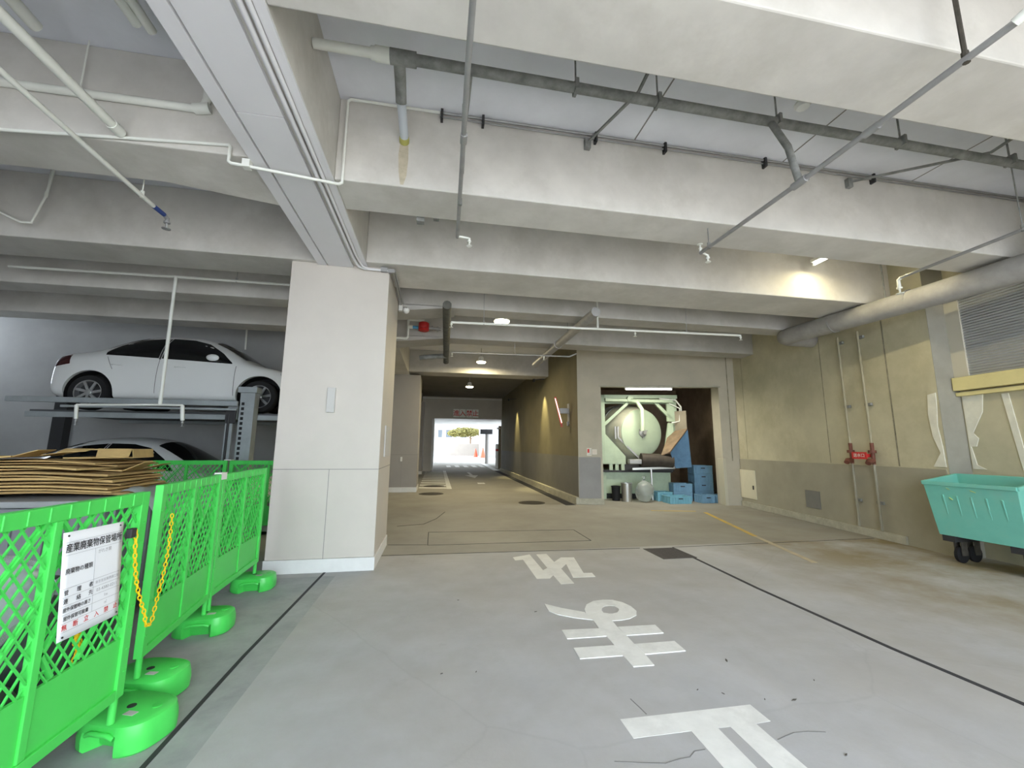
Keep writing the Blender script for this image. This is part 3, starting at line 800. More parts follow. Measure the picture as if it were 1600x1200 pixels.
names = ['bottom flattened carton lying on the container lid', 'second flattened carton from the bottom of the pile', 'third flattened carton from the bottom of the pile',
  'fourth flattened carton from the bottom of the pile', 'fifth flattened carton up, halfway in the pile', 'sixth flattened carton up, its end curling over the fence side',
  'seventh flattened carton up in the pile', 'flattened carton with upright flaps at the right end of the pile', 'ninth flattened carton up in the pile', 'tenth flattened carton up, under the top sheets',
  'wide flattened carton just under the opened box']
for i, nm in enumerate(names):
    t = (.018, .010, .014, .012, .020, .011)[i % 6] if i < 9 else .009; wd = 1.85-.05*i*rng.uniform(.6, 1.2)
    card(-3.55+rng.uniform(-.08, .08)+(.0 if i < 7 else -.0), 4.52+rng.uniform(-.06, .06), z, wd, .86-.02*i+rng.uniform(-.05, .05), t, math.radians(rng.uniform(-12, 12)), CARD if i % 3 else CARDE, bend=-.03*(wd/1.85)**2, flap=(.07 if i == 7 else 0), label=nm)
    z += t+.012
card(-3.95, 4.35, z+.002, .9, .7, .012, math.radians(12), CARD, bend=.03, flap=.05, label='flattened carton with a bent tab at the left end of the pile top', tilt=-.02)
# opened carton on top
def open_box():
    x, y, zz = -3.02, 4.55, z+.004
    root = empty('opened_carton', (x, y, zz), 'opened folded carton lying on top of the cardboard pile', 'cardboard', 'flattened cartons on the container')
    T = Matrix.Translation((x, y, zz)) @ Matrix.Rotation(math.radians(12), 4, 'Z')
    s = MB(); s.box(-.24, .24, -.22, .22, 0, .008, T); s.box(-.24, .22, -.20, .24, .072, .080, T)
    s.sweep([T @ Vector(q) for q in ((.24, -.22, 0), (.24, .22, 0), (.22, .24, .08), (.22, -.20, .08))], T.to_3x3() @ Vector((.006, 0, 0)))
    s.build('carton_shell', CARD, root)
    f = MB(); f.sweep([T @ Vector(q) for q in ((-.02, -.20, .08), (.22, -.20, .08), (.24, -.30, .012), (.02, -.32, .004))], T.to_3x3() @ Vector((0, -.003, .006)))
    f.build('flap', CARD, root)
    f = MB(); f.sweep([T @ Vector(q) for q in ((-.24, -.20, .08), (-.05, -.20, .08), (-.07, -.28, .06), (-.26, -.27, .05))], T.to_3x3() @ Vector((0, -.003, .006)))
    f.build('flap', CARD, root)
open_box()
def sheet():
    s = MB(); n = 10
    for i in range(n+1):
        for j in range(n+1):
            u, v = i/n, j/n
            s.v.append((-2.555+.32*u, 4.0+1.5*v, 1.16-.25*u**2+.02*math.sin(v*9+u*4)+.015*math.sin(v*23)))
    for i in range(n):
        for j in range(n): s.f.append((i*(n+1)+j, (i+1)*(n+1)+j, (i+1)*(n+1)+j+1, i*(n+1)+j+1)); s.m.append(0)
    o = s.build('hanging_sheet', SHEET, smooth='all'); q = o.modifiers.new('t', 'SOLIDIFY'); q.thickness = .003
    tag(o, 'milky plastic sheet drooping at the right end of the cardboard', 'plastic sheet')
sheet()
def bag(c, r, h, m, label, seed):
    rg = random.Random(seed); s = MB(); n = 20; pr = []
    root = empty('rubbish_bag', (c[0], c[1], c[2]), label, 'rubbish bag', 'bags behind the fence')
    lay = 12
    for i in range(lay+1):
        t = i/lay; rr = r*(.55+.5*math.sin(PI*min(1, t*1.02)))*(1 if t < .85 else (1-t)/.15*.75+.2)
        for j in range(n):
            a = 2*PI*j/n; k = 1+.10*math.sin(a*3+t*5+seed)+.06*rg.uniform(-1, 1)
            s.v.append((c[0]+rr*k*math.cos(a), c[1]+rr*k*math.sin(a), c[2]+h*t))
    for i in range(lay):
        for j in range(n): s.f.append((i*n+j, i*n+(j+1) % n, (i+1)*n+(j+1) % n, (i+1)*n+j)); s.m.append(0)
    s.f.append(tuple(range(n-1, -1, -1))); s.m.append(0); s.f.append(tuple(range(lay*n, lay*n+n))); s.m.append(0)
    s.build('bag_body', m, root, smooth='all', subd=1)
    k = MB(); k.lathe([(.03, 0), (.045, .03), (.02, .05), (.07, .10)], Matrix.Translation((c[0], c[1], c[2]+h-.01)), 12); k.build('knot', m, root, smooth='all')
bag((-2.02, 2.30, .62), .26, .46, BAGC, 'pale translucent rubbish bag seen through the near fence mesh', 3)
bag((-2.28, 3.05, 0), .31, .66, BAGD, 'dark rubbish bag low behind the gap between fence panels', 8)
bag((-2.06, 2.30, 0), .31, .50, BAGD, 'dark rubbish bag under the pale one behind the near fence', 12)
bag((-2.12, 1.55, 0), .31, .66, BAGD, 'dark rubbish bag at the left edge behind the near fence', 21)
# ================================================================== car
def make_car(label):
    root = empty('car', (0, 0, 0), label, 'car', 'parked white cars on the lift')
    # stations: x, zbottom, half widths and heights (sill, mid, shoulder, top) ; z in metres above wheel contact
    ST = [ # x,   zb,  wb,  zm,  wm,   zs,  ws,   zt,   wt,  zc
      (-2.00, .34, .62, .52, .72, .78, .70, .96, .58, .97),
      (-1.97, .24, .70, .50, .80, .80, .78, 1.03, .64, 1.04),
      (-1.90, .20, .74, .50, .845, .83, .82, 1.06, .66, 1.07),
      (-1.66, .19, .77, .52, .88, .87, .85, 1.085, .68, 1.10),
      (-1.36, .18, .79, .54, .895, .92, .87, 1.14, .66, 1.16),
      (-1.05, .17, .80, .55, .90, .945, .88, 1.33, .63, 1.38),
      (-.66, .17, .80, .55, .90, .93, .885, 1.445, .62, 1.495),
      (-.15, .17, .80, .55, .90, .92, .885, 1.47, .63, 1.525),
      (.32, .17, .80, .55, .90, .90, .885, 1.425, .62, 1.475),
      (.70, .17, .80, .54, .90, .885, .88, 1.24, .64, 1.285),
      (1.02, .17, .80, .53, .90, .885, .87, .985, .69, 1.02),
      (1.20, .18, .80, .52, .895, .86, .865, .92, .70, .955),
      (1.60, .19, .78, .50, .88, .80, .83, .845, .68, .885),
      (1.95, .20, .73, .47, .82, .71, .76, .765, .60, .80),
      (2.14, .24, .60, .44, .68, .61, .64, .67, .50, .70),
      (2.20, .34, .46, .44, .50, .54, .48, .58, .38, .60)]
    s = MB(); n = 12
    for (x, zb, wb, zm, wm, zs, ws, zt, wt, zc) in ST:
        half = [(0, zb), (wb, zb), (wm-.01, zb+.10), (wm, zm), (ws, zs), (wt, zt), (0, zc)]
        ring = half + [(-a, b) for a, b in half[-2:0:-1]]
        s.v += [(x, a, b) for a, b in ring]
    n = 12
    for i in range(len(ST)-1):
        for j in range(n): s.f.append((i*n+j, i*n+(j+1) % n, (i+1)*n+(j+1) % n, (i+1)*n+j)); s.m.append(0)
    s.f.append(tuple(range(n))); s.m.append(0); s.f.append(tuple(range((len(ST)-1)*n, len(ST)*n))[::-1]); s.m.append(0)
    body = s.build('body', CARW, root, smooth='all', subd=2)
    # wheel arches cut out of the shell
    cut = MB()
    for xw in (-1.352, 1.352):
        for sy in (-1, 1):
            cut.lathe([(.385, -.2), (.385, .35)], Matrix.Translation((xw, sy*.68, .305)) @ Matrix.Rotation(-sy*PI/2, 4, 'X'), 36)
    co = cut.build('cutter', CARW)
    bo = body.modifiers.new('arch', 'BOOLEAN'); bo.object = co; bo.operation = 'DIFFERENCE'; bo.solver = 'EXACT'
    dg = bpy.context.evaluated_depsgraph_get(); dg.update()
    me = bpy.data.meshes.new_from_object(body.evaluated_get(dg)); body.modifiers.clear(); body.data = me
    bpy.data.objects.remove(co); me.name = 'car_body'
    for p in me.polygons: p.use_smooth = True
    me.set_sharp_from_angle(angle=math.radians(35))
    from mathutils.bvhtree import BVHTree
    bv = BVHTree.FromPolygons([v.co for v in me.vertices], [tuple(p.vertices) for p in me.polygons])
    def side_y(x, z, sy):
        h = bv.ray_cast(Vector((x, sy*2, z)), Vector((0, -sy, 0)))
        return h[0].y if h[0] else sy*.6
    def skin(poly, name, m, off=.006, sy=-1, nx=14, nz=5):
        # poly: lower chain and upper chain as functions sampled on x
        lo, hi = poly; s = MB()
        def ev(ch, t):
            xs = ch; L_ = [0]
            for a, b in zip(xs, xs[1:]): L_.append(L_[-1]+math.hypot(b[0]-a[0], b[1]-a[1]))
            d = t*L_[-1]
            for i in range(len(xs)-1):
                if d <= L_[i+1]+1e-9:
                    k = (d-L_[i])/max(1e-9, L_[i+1]-L_[i]); return (xs[i][0]+(xs[i+1][0]-xs[i][0])*k, xs[i][1]+(xs[i+1][1]-xs[i][1])*k)
            return xs[-1]
        for i in range(nx+1):
            a = ev(lo, i/nx); b = ev(hi, i/nx)
            for j in range(nz+1):
                k = j/nz; x = a[0]+(b[0]-a[0])*k; z = a[1]+(b[1]-a[1])*k
                s.v.append((x, side_y(x, z, sy)+sy*off, z))
        for i in range(nx):
            for j in range(nz): s.f.append((i*(nz+1)+j, (i+1)*(nz+1)+j, (i+1)*(nz+1)+j+1, i*(nz+1)+j+1)); s.m.append(0)
        return s.build(name, m, root, smooth='all')
    for sy in (-1, 1):
        skin(([(-1.19, .985), (-.35, .95)], [(-1.20, 1.04), (-1.06, 1.18), (-.82, 1.325), (-.35, 1.375)]), 'side_window', GLASSD, sy=sy)
        skin(([(-.30, .947), (.62, .91), (.84, .90)], [(-.30, 1.378), (0.05, 1.37), (.34, 1.30), (.62, 1.12), (.84, .92)]), 'side_window', GLASSD, sy=sy)
        skin(([(-.34, .93), (-.31, .93)], [(-.34, 1.37), (-.31, 1.37)]), 'door_pillar', DARK, off=.009, sy=sy, nx=2)
        # door seams
        for ch in ([(-.33, .25), (-.325, .93)], [(.93, .25), (.92, .86)], [(-1.02, .72), (-1.15, .95)]):
            a, b = ch; t = MB(); pts = []
            for i in range(9):
                k = i/8; x = a[0]+(b[0]-a[0])*k; z = a[1]+(b[1]-a[1])*k; pts.append((x, side_y(x, z, sy)+sy*.001, z))
            t.tube(pts, .0035, 5); t.build('door_seam', DARK, root)
        for x in (-.96, .02):
            t = MB(); y = side_y(x, .80, sy)+sy*.018; t.tube([(x-.08, y-sy*.018, .80), (x-.06, y, .803), (x+.07, y, .80), (x+.09, y-sy*.018, .795)], .011, 8); t.build('door_handle', CARW, root, smooth='all')
        t = MB(); y = side_y(.62, .95, sy); t.ball((.56, y+sy*.12, .985), .1, 16, (1.05, .55, .62)); mo = t.build('wing_mirror', CARW, root, smooth='all')
        t = MB(); t.bar((.62, y, .93), (.58, y+sy*.1, .95), .05, .03); t.build('mirror_stalk', DARK, mo)
        # lamps
        skin(([(-1.95, .74), (-1.70, .80)], [(-1.95, .93), (-1.76, .98)]), 'tail_lamp', LAMPR, off=.008, sy=sy, nx=6, nz=3)
        skin(([(1.72, .66), (2.06, .585)], [(1.66, .755), (2.06, .665)]), 'head_lamp', HEADL, off=.008, sy=sy, nx=6, nz=3)
        t = MB(); t.box(-.95, .95, sy*.80-.03, sy*.80+.03, .155, .215); t.build('sill_trim', DARK, root, bevel=.01)
    # windscreens, from above
    def top_skin(xs, name):
        s = MB(); nx = 18
        xs = [(a[0]+(b[0]-a[0])*k/5, a[1]+(b[1]-a[1])*k/5) for a, b in zip(xs, xs[1:]) for k in range(5)]+[xs[-1]]
        for (x, w) in xs:
            for j in range(nx+1):
                y = (j/nx*2-1)*w; h = bv.ray_cast(Vector((x, y, 3)), Vector((0, 0, -1))); s.v.append((x, y, h[0].z+.010))
        for i in range(len(xs)-1):
            for j in range(nx): s.f.append((i*(nx+1)+j, (i+1)*(nx+1)+j, (i+1)*(nx+1)+j+1, i*(nx+1)+j+1)); s.m.append(0)
        s.build(name, GLASSD, root, smooth='all')
    top_skin([(.40, .50), (.55, .53), (.70, .56), (.85, .58), (.98, .60)], 'windscreen')
    top_skin([(-1.34, .55), (-1.2, .55), (-1.05, .54), (-.9, .52), (-.8, .50)], 'rear_window')
    for xw in (-1.352, 1.352):
        for sy in (-1, 1):
            T = Matrix.Translation((xw, sy*.77, .305)) @ Matrix.Rotation(-sy*PI/2, 4, 'X')   # local z points outward
            t = MB(); t.lathe([(.21, -.10), (.285, -.105), (.305, -.07), (.305, .07), (.285, .10), (.212, .095), (.205, .06), (.205, -.10)], T, 36, cap=False)
            wo = t.build('wheel', TYRE, root, smooth=True)
            r = MB(); r.lathe([(.205, .05), (.212, .092), (.198, .09), (.19, .04), (.19, -.06)], T, 36, cap=False)
            for k in range(7):
                a = 2*PI*k/7; d = Vector((math.cos(a), math.sin(a), 0)); d2 = Vector((math.cos(a+.16), math.sin(a+.16), 0))
                r.bar(T @ (d*.03+Vector((0, 0, .065))), T @ (d2*.195+Vector((0, 0, .075))), .042, .02, up=T.to_3x3() @ Vector((0, 0, 1)))
            r.lathe([(.05, .04), (.05, .085), (.02, .095)], T, 16); r.build('rim', ALLOY, wo, smooth=True)
            q = MB(); q.lathe([(.2, -.02), (.2, .0)], T, 24); q.build('brake_disc', DARK, wo)
    # dark liner inside each arch
    for xw in (-1.352, 1.352):
        for sy in (-1, 1):
            T = Matrix.Translation((xw, sy*.55, .305)) @ Matrix.Rotation(-sy*PI/2, 4, 'X')
            t = MB(); t.lathe([(.02, -.04), (.38, -.04), (.38, .27)], T, 30, cap=False); t.v = [(a_, b_, max(c_, .11)) for a_, b_, c_ in t.v]; t.build('arch_liner', BLACK, root)
    return root
CY = 8.2+.88
car_up = make_car('white saloon car on the raised upper deck of the lift')
car_lo = copy_tree(car_up); car_lo['label'] = 'white car parked on the lower deck under the raised one'
car_up.location = (-4.612, CY, 2.115)
car_lo.location = (-5.40, CY+.05, .17)

# ================================================================== lift
def lift():
    root = empty('car_lift', (-4.6, CY, 0), 'grey two-deck parking lift carrying the white cars', 'car lift')
    def P(s, name, m=LIFT, **k): return s.build(name, m, root, **k)
    # upper deck
    d = MB(); d.box(-6.65, -2.1, CY-.98, CY+.98, 2.04, 2.10); P(d, 'deck_plate', mat('deck_dark', (.10, .105, .11), .6, metal=.3))
    d = MB(); d.box(-6.65, -2.05, CY-1.06, CY-1.0, 1.975, 2.065); P(d, 'deck_beam', bevel=.006)
    d = MB(); d.box(-6.65, -2.05, CY+1.0, CY+1.06, 1.975, 2.065); P(d, 'deck_beam', bevel=.006)
    d = MB(); d.box(-6.65, -3.36, 7.66, 7.72, 2.19, 2.275); P(d, 'guard_rail', bevel=.005)
    d = MB(); d.box(-5.9, -3.36, 7.66, 7.70, 2.115, 2.15); P(d, 'guard_rail', bevel=.005)
    # lower deck
    d = MB(); d.box(-6.65, -2.1, CY-.98, CY+1.02, .10, .165); P(d, 'lower_deck_plate', mat('deck_dark', (0, 0, 0)))
    d = MB(); d.box(-6.65, -2.1, CY-1.05, CY-.985, .06, .2); P(d, 'lower_deck_beam', bevel=.006)
    # posts
    for (x, y, ht) in ((-3.27, 7.84, 2.53), (-7.9, 7.84, 2.2), (-3.3, 10.3, 2.6), (-7.9, 10.3, 2.6)):
        q = MB(); w = .115
        q.box(x-w, x+w, y-.02, y+.0, .0, ht); q.box(x-w, x-w+.012, y, y+.16, 0, ht); q.box(x+w-.012, x+w, y, y+.16, 0, ht)
        q.box(x-w-.05, x+w+.05, y-.1, y+.2, 0, .02)
        P(q, 'lift_post', LIFT if x > -5 else DARK)  # left posts: darkness of the bay put into their colour
        if x < -5 or y > 9: continue
        h = MB(); z_ = 1.2
        while z_ < ht-.25: h.box(x-w+.03, x-w+.075, y-.024, y-.018, z_, z_+.05); z_ += .085
        P(h, 'ladder_slot', BLACK)
    q = MB(); q.box(-3.42, -3.12, 7.78, 8.0, 2.44, 2.54); P(q, 'post_head', bevel=.006)
    q = MB(); q.box(-3.55, -3.44, 7.76, 7.80, .0, 2.05); q.box(-3.55, -3.40, 7.80, 7.9, 1.98, 2.2); P(q, 'cylinder_guard')
    q = MB(); q.box(-3.56, -3.40, 7.74, 7.78, 1.9, 2.16); P(q, 'chain_block', DARK, bevel=.01)
    q = MB(); q.tube([(-3.5, 7.74, 2.05), (-3.5, 7.74, .05)], .02); P(q, 'hydraulic_hose', DARK, smooth=True)
lift()

# sprinkler frame in front of the upper car
def pipe(name, runs, r, m, label, cat='pipe', group=None, parts=(), n=10):
    """runs: list of polylines (first is the main run); parts: (part name, MB, material)"""
    root = empty(name, Vector(runs[0][0]), label, cat, group)
    for i, rn in enumerate(runs):
        rr = r[i] if isinstance(r, (list, tuple)) else r; mm = m[i] if isinstance(m, (list, tuple)) else m
        s = MB(); s.tube(rn, rr, n); s.build('pipe_run' if i == 0 else 'branch', mm, root, smooth=True)
    for (nm, mb, pm) in parts: mb.build(nm, pm, root, smooth=True)
    return root
def head(p, down=True, sc=1.0):
    s = MB(); x, y, z = p; k = -1 if down else 1
    s.lathe([(.014*sc, 0), (.014*sc, .03*sc), (.022*sc, .032*sc), (.022*sc, .045*sc), (.009*sc, .05*sc), (.006*sc, .085*sc), (.03*sc, .088*sc), (.03*sc, .094*sc)], Matrix.Translation(p) @ Matrix.Scale(k, 4, (0, 0, 1)), 12)
    return s
def collar(p, axis, r, l):
    s = MB(); a = Vector(axis).normalized(); s.tube([Vector(p)-a*l/2, Vector(p)+a*l/2], r, 12); return s
def hanger(p, ztop, r=.006):
    s = MB(); s.tube([p, (p[0], p[1], ztop)], r, 6); s.tube([(p[0], p[1], p[2]-.02), (p[0], p[1], p[2]+.05)], .018, 8); return s
pipe('sprinkler_pipe', [[(-6.2, 6.85, 4.08), (-4.05, 6.85, 4.10), (-2.40, 6.85, 4.10)], [(-4.05, 6.85, 4.10), (-4.03, 6.85, 2.115)],
   [(-5.075, 6.85, 2.09), (-4.03, 6.85, 2.115), (-3.73, 6.85, 2.115)], [(-5.075, 6.85, 2.09), (-5.055, 6.85, 1.89)], [(-3.735, 6.85, 2.115), (-3.71, 6.85, 1.89)]],
   [.022, .024, .016, .022, .026], PIPEW, 'thin white sprinkler pipe dropping in front of the raised car', 'sprinkler pipe',
   parts=[('sprinkler_head', head((-5.055, 6.85, 1.895)), PIPEG), ('sprinkler_head', head((-3.71, 6.85, 1.895)), PIPEG), ('ceiling_hanger', hanger((-3.2, 6.85, 4.10), 4.85), PIPEG)])
pipe('sprinkler_pipe', [[(-4.5, 10.15, 4.40), (-2.7, 10.15, 4.36)], [(-4.42, 10.15, 4.40), (-4.40, 10.15, 3.70)]], [.018, .02], PIPEW, 'second thin white drop pipe behind the windscreen of the raised car', 'sprinkler pipe',
   parts=[('ceiling_hanger', hanger((-3.5, 10.15, 4.38), 4.85), PIPEG)])
# small box on wall edge next to the big pillar
b_ = MB(); b_.box(-2.12, -2.02, 6.02, 6.12, 1.32, 1.72); tag(b_.build('switch_box', WHITEM, bevel=.006), 'white box on the left edge of the big pillar', 'switch box')
b_ = MB(); b_.box(-1.42, -1.32, 5.62, 5.66, 1.965, 2.29); tag(b_.build('wall_box', GREYB, bevel=.006), 'pale narrow box fixed on the front of the big pillar', 'wall box')
b_ = MB(); b_.box(-.73, -.712, 6.08, 6.66, 1.39, 1.83); tag(b_.build('sign_plate', GREYB, bevel=.003), 'grey plate on the lane side of the big pillar', 'plate')
# ================================================================== overhead pipes, lane side
# drain pipe under the first slab bay
def drain():
    root = empty('drain_pipe', (-1.0, 2.88, 4.5), 'white and grey drain pipe with an elbow between the first two cross beams', 'drain pipe')
    Y, Z = 2.90, 4.545
    s = MB(); s.tube([(-1.02, Y, Z), (-.55, Y, Z)], .036, 14); s.build('pipe_run', PIPEW, root, smooth=True).__setitem__('label', 'white plastic end of the drain pipe')
    s = MB(); s.tube([(-.57, Y, Z), (-.44, Y, Z)], .055, 14); s.tube([(-.60, Y, Z), (-.56, Y, Z)], .047, 14); s.build('coupling', PIPEW, root, smooth=True)
    s = MB(); s.tube([(-.44, Y, Z), (-.10, Y, Z), (9, Y+.02, Z-.02)], .042, 14); s.tube([(-.46, Y, Z), (-.26, Y, Z)], .056, 14); s.build('pipe_run', PIPED, root, smooth=True)
    s = MB(); s.tube([(-.39, Y, Z), (-.395, Y+.12, Z-.01), (-.40, Y+.26, Z-.02), (-.402, Y+.36, Z-.07)], .046, 14); s.build('elbow', PIPED, root, smooth=True)
    s = MB(); s.tube([(-.402, Y+.34, Z-.05), (-.408, 3.62, 4.495), (-.41, 3.735, 4.49)], .04, 14); s.build('outlet_pipe', mat('pipe_pale_blue', (.56, .60, .66), .45), root, smooth=True)
    s = MB(); s.tube([(-.409, 3.685, 4.485), (-.41, 3.735, 4.475)], .047, 14); s.build('wall_sleeve', mat('sleeve_olive', (.42, .40, .12), .6), root, smooth=True)
    for x in (1.05, 1.8, 3.0, 4.4, 5.8):
        q = hanger((x, Y, Z), ZS, .008); q.box(x-.014, x+.014, Y-.05, Y+.05, Z-.05, Z+.05); q.build('ceiling_hanger', PIPED, root)
    s = MB(); s.tube([(.165, Y, Z), (.16, Y+.2, Z-.06), (.14, Y+.35, Z-.25), (.135, Y+.45, Z-.60)], .022, 10); s.build('branch', PIPED, root, smooth=True)
drain()
# stain of the leak below the outlet
struct(MB().sweep([(-.45, 3.729, 4.44), (-.37, 3.729, 4.44), (-.365, 3.729, 4.3), (-.375, 3.729, 4.12), (-.40, 3.729, 4.02), (-.43, 3.729, 4.02), (-.45, 3.729, 4.15), (-.46, 3.729, 4.33)], (0, .006, 0)), 'ceiling_beam_stain_patch_trim', mat('leak_stain', (.47, .42, .32), .9, var=.2, scale=9))
# thin conduit along the second beam
def cond():
    root = empty('wall_conduit', (-.94, 3.70, 4.8), 'thin conduit along the second cross beam, white where it drops and crosses the girder', 'conduit')
    s = MB(); s.tube([(-4.2, 3.54, 3.93), (-3.45, 3.54, 3.965), (-1.835, 3.54, 4.075), (-1.82, 3.54, 4.06), (-1.82, 3.54, 3.925), (-1.80, 3.54, 3.91), (-.97, 3.69, 3.925), (-.945, 3.70, 3.95), (-.945, 3.70, 4.80), (-.92, 3.70, 4.825), (-.08, 3.70, 4.825)], .014, 10)
    s.build('white_conduit', PIPEW, root, smooth=True)
    s = MB(); s.tube([(-.08, 3.70, 4.825), (8.5, 3.70, 4.835)], .013, 10); s.tube([(-.08, 3.71, 4.79), (8.5, 3.71, 4.80)], .009, 8); s.build('grey_conduit', PIPEG, root, smooth=True)
    for x in (-.06, .35, 1.55, 2.35, 3.6, 5.1):
        q = MB(); q.box(x-.012, x+.012, 3.67, 3.73, 4.74, 4.85); q.build('clamp', DARK, root)
    q = MB(); q.box(-1.72, -1.66, 3.54, 3.60, 3.90, 3.97); q.build('clamp', PIPEW, root)
cond()
for (p, q, nm) in (((1.62, 2.9, 4.60), (1.46, 3.72, 4.74), 'rusty brace rod between the drain pipe and the second beam, left one'), ((5.55, 2.9, 4.60), (4.75, 3.72, 4.72), 'rusty brace rod between the drain pipe and the second beam, right one')):
    s = MB(); s.bar(p, q, .022, .022); s.bar((p[0]+.01, 2.2, 4.72), p, .022, .022); s.box(q[0]-.03, q[0]+.03, 3.68, 3.73, q[2]-.08, q[2]+.03); tag(s.build('brace_rod', PIPED), nm, 'brace', 'brace rods between the beams')
# sprinkler branch lines
pipe('sprinkler_branch', [[(.09, -.5, 3.80), (.107, 2.2, 3.80), (.145, 4.22, 3.80)], [(.145, 4.2, 3.80), (.27, 4.22, 3.80)]], [.019, .012], [PIPEG, PIPEW], 'thin grey sprinkler branch line crossing overhead left of centre', 'sprinkler pipe', 'sprinkler branch lines overhead',
   parts=[('sprinkler_head', head((.275, 4.22, 3.80)), PIPEW), ('collar', collar((.12, 2.75, 3.80), (0, 1, 0), .026, .09), PIPEG), ('ceiling_hanger', hanger((.098, 1.2, 3.80), ZS), PIPED), ('ceiling_hanger', hanger((.139, 3.58, 3.80), ZS), PIPED)])
pipe('sprinkler_branch', [[(2.92, 1.33, 3.775), (2.945, 2.69, 3.775), (2.925, 4.0, 3.775)], [(2.92, 1.35, 3.775), (2.93, 1.28, 3.80), (2.95, 1.22, 3.80), (3.05, 1.2, 3.80), (4.2, 1.16, 3.80)], [(2.945, 2.69, 3.775), (2.93, 2.75, 4.15), (2.92, 2.88, 4.49)], [(2.925, 3.98, 3.775), (3.02, 4.02, 3.77)]], [.020, .026, .03, .012], [PIPEG, PIPEW, PIPED, PIPEW],
   'grey sprinkler branch line fed by a riser from the drain line, in the upper right', 'sprinkler pipe', 'sprinkler branch lines overhead',
   parts=[('sprinkler_head', head((3.03, 4.02, 3.775)), PIPEW), ('sprinkler_head', head((2.925, 4.0, 3.79), False), PIPEW), ('ceiling_hanger', hanger((2.93, 1.56, 3.775), ZS, .012), IRON), ('collar', collar((2.94, 2.1, 3.775), (0, 1, 0), .027, .10), PIPEG), ('tee', collar((2.945, 2.69, 3.775), (0, 1, 0), .032, .13), PIPEG), ('ceiling_hanger', hanger((2.925, 3.85, 3.775), ZS), PIPED)])
pipe('sprinkler_branch', [[(6.0, 1.5, 3.85), (6.0, 2.99, 3.85), (6.11, 4.25, 3.85)], [(6.11, 4.25, 3.85), (6.115, 4.29, 3.83), (6.115, 4.29, 3.77)]], [.019, .02], [PIPEG, PIPEW], 'short sprinkler branch line ending in a white head beside the thick pipe', 'sprinkler pipe', 'sprinkler branch lines overhead',
   parts=[('sprinkler_head', head((6.115, 4.29, 3.775), sc=1.5), PIPEW), ('ceiling_hanger', hanger((6.0, 3.0, 3.85), ZS), PIPED)])
# thick insulated pipe along the right wall
def thick():
    root = empty('insulated_pipe', (7.12, 7.0, 3.83), 'thick grey insulated pipe running along the top of the right wall', 'pipe')
    s = MB(); s.tube([(7.1, -1.5, 3.775), (7.1, 4.5, 3.80), (7.1, 7.05, 3.85), (7.14, 7.2, 3.86), (7.30, 7.28, 3.87), (7.9, 7.3, 3.87)], .168, 20); s.build('lagging', INSUL, root, smooth=True)
    for y in (1.0, 3.4, 4.85, 6.1):
        c = collar((7.1, y, 3.80+(.02 if y > 4 else 0)), (0, 1, 0), .173, .03); c.build('band', PIPEG, root, smooth=True)
    for y in (2.6, 5.2): hanger((7.1, y, 3.82), ZS, .01).build('ceiling_hanger', PIPED, root)
thick()
# ceiling fluorescent fitting half hidden behind the second beam
def fluor(loc, L_, rz, label, power, col, name='ceiling_tube_light', dims=(.06, .05)):
    root = empty(name, (0, 0, 0), label, 'ceiling light')
    s = MB(); s.box(-L_/2, L_/2, -dims[0], dims[0], .0, dims[1]); s.build('housing', WHITEM, root, bevel=.006)
    s = MB(); s.tube([(-L_/2+.02, 0, -.025), (L_/2-.02, 0, -.025)], .016, 12); s.build('tube', TUBEE, root, smooth=True)
    for x in (-L_/2+.012, L_/2-.012):
        s = MB(); s.box(x-.012, x+.012, -.022, .022, -.045, .005); s.build('socket', WHITEM, root)
    root.location = loc; root.rotation_euler = (0, 0, rz)
    l = area('tube_light', (loc[0], loc[1], loc[2]-.06), L_, power, col, (0, 0, rz), .06)
    return root
tl_ = fluor((5.93, 4.78, 4.535), 1.1, PI/2, 'lit yellowish tube light just showing behind the second cross beam', 14, (1, .87, .50))

# smoke detector
s = MB(); s.lathe([(.055, 0), (.06, -.02), (.045, -.045), (.02, -.05)], Matrix.Translation((2.79, 2.45, 4.29)), 20); s.tube([(2.79, 2.45, 4.29), (2.79, 2.45, ZS)], .014, 8)
tag(s.build('smoke_detector', WHITEM, smooth=True), 'round white detector hanging under the slab near the top right', 'smoke detector')
s = MB(); s.box(-.36, -.14, 4.30, 4.40, 4.1, 4.15); s.box(-.30, -.22, 4.28, 4.36, 3.98, 4.1); s.box(-.12, -.06, 4.27, 4.33, 4.02, 4.1); s.tube([(-.25, 4.35, 4.12), (-.25, 4.35, ZS)], .012, 8)
tag(s.build('ceiling_bracket', PIPED), 'small grey bracket behind the second beam near the girder', 'bracket')
# conduits on the girder
def gcond():
    root = empty('girder_conduit', (-1.14, 2, 3.95), 'pair of pale conduits under the girder bending round the top of the big pillar', 'conduit')
    for x, r, yb in ((-1.155, .018, 5.40), (-1.105, .016, 5.36)):
        s = MB(); s.tube([(x, -1.5, 3.965), (x, 5.2, 3.965), (x+.005, yb, 3.965), (x+.03, 5.56, 3.955), (x+.10, 5.615, 3.95), (-.72, 5.615, 3.945)], r, 10); s.build('pipe_run', GIRD, root, smooth=True)
    s = MB(); s.box(-.84, -.75, 5.59, 5.645, 3.925, 3.985); s.build('junction_box', PIPEG, root, bevel=.004)
    s = MB(); s.box(-.74, -.655, 5.58, 5.64, 3.91, 3.965); s.build('junction_box', PIPEG, root, bevel=.004)
    for x, z in ((-.69, 3.93), (-.665, 3.95)):
        s = MB(); s.tube([(x+.01, 5.62, z), (x+.01, 6.6, z), (x+.01, 6.95, z)], .014, 8); s.build('pipe_run', PIPEG, root, smooth=True)
gcond()
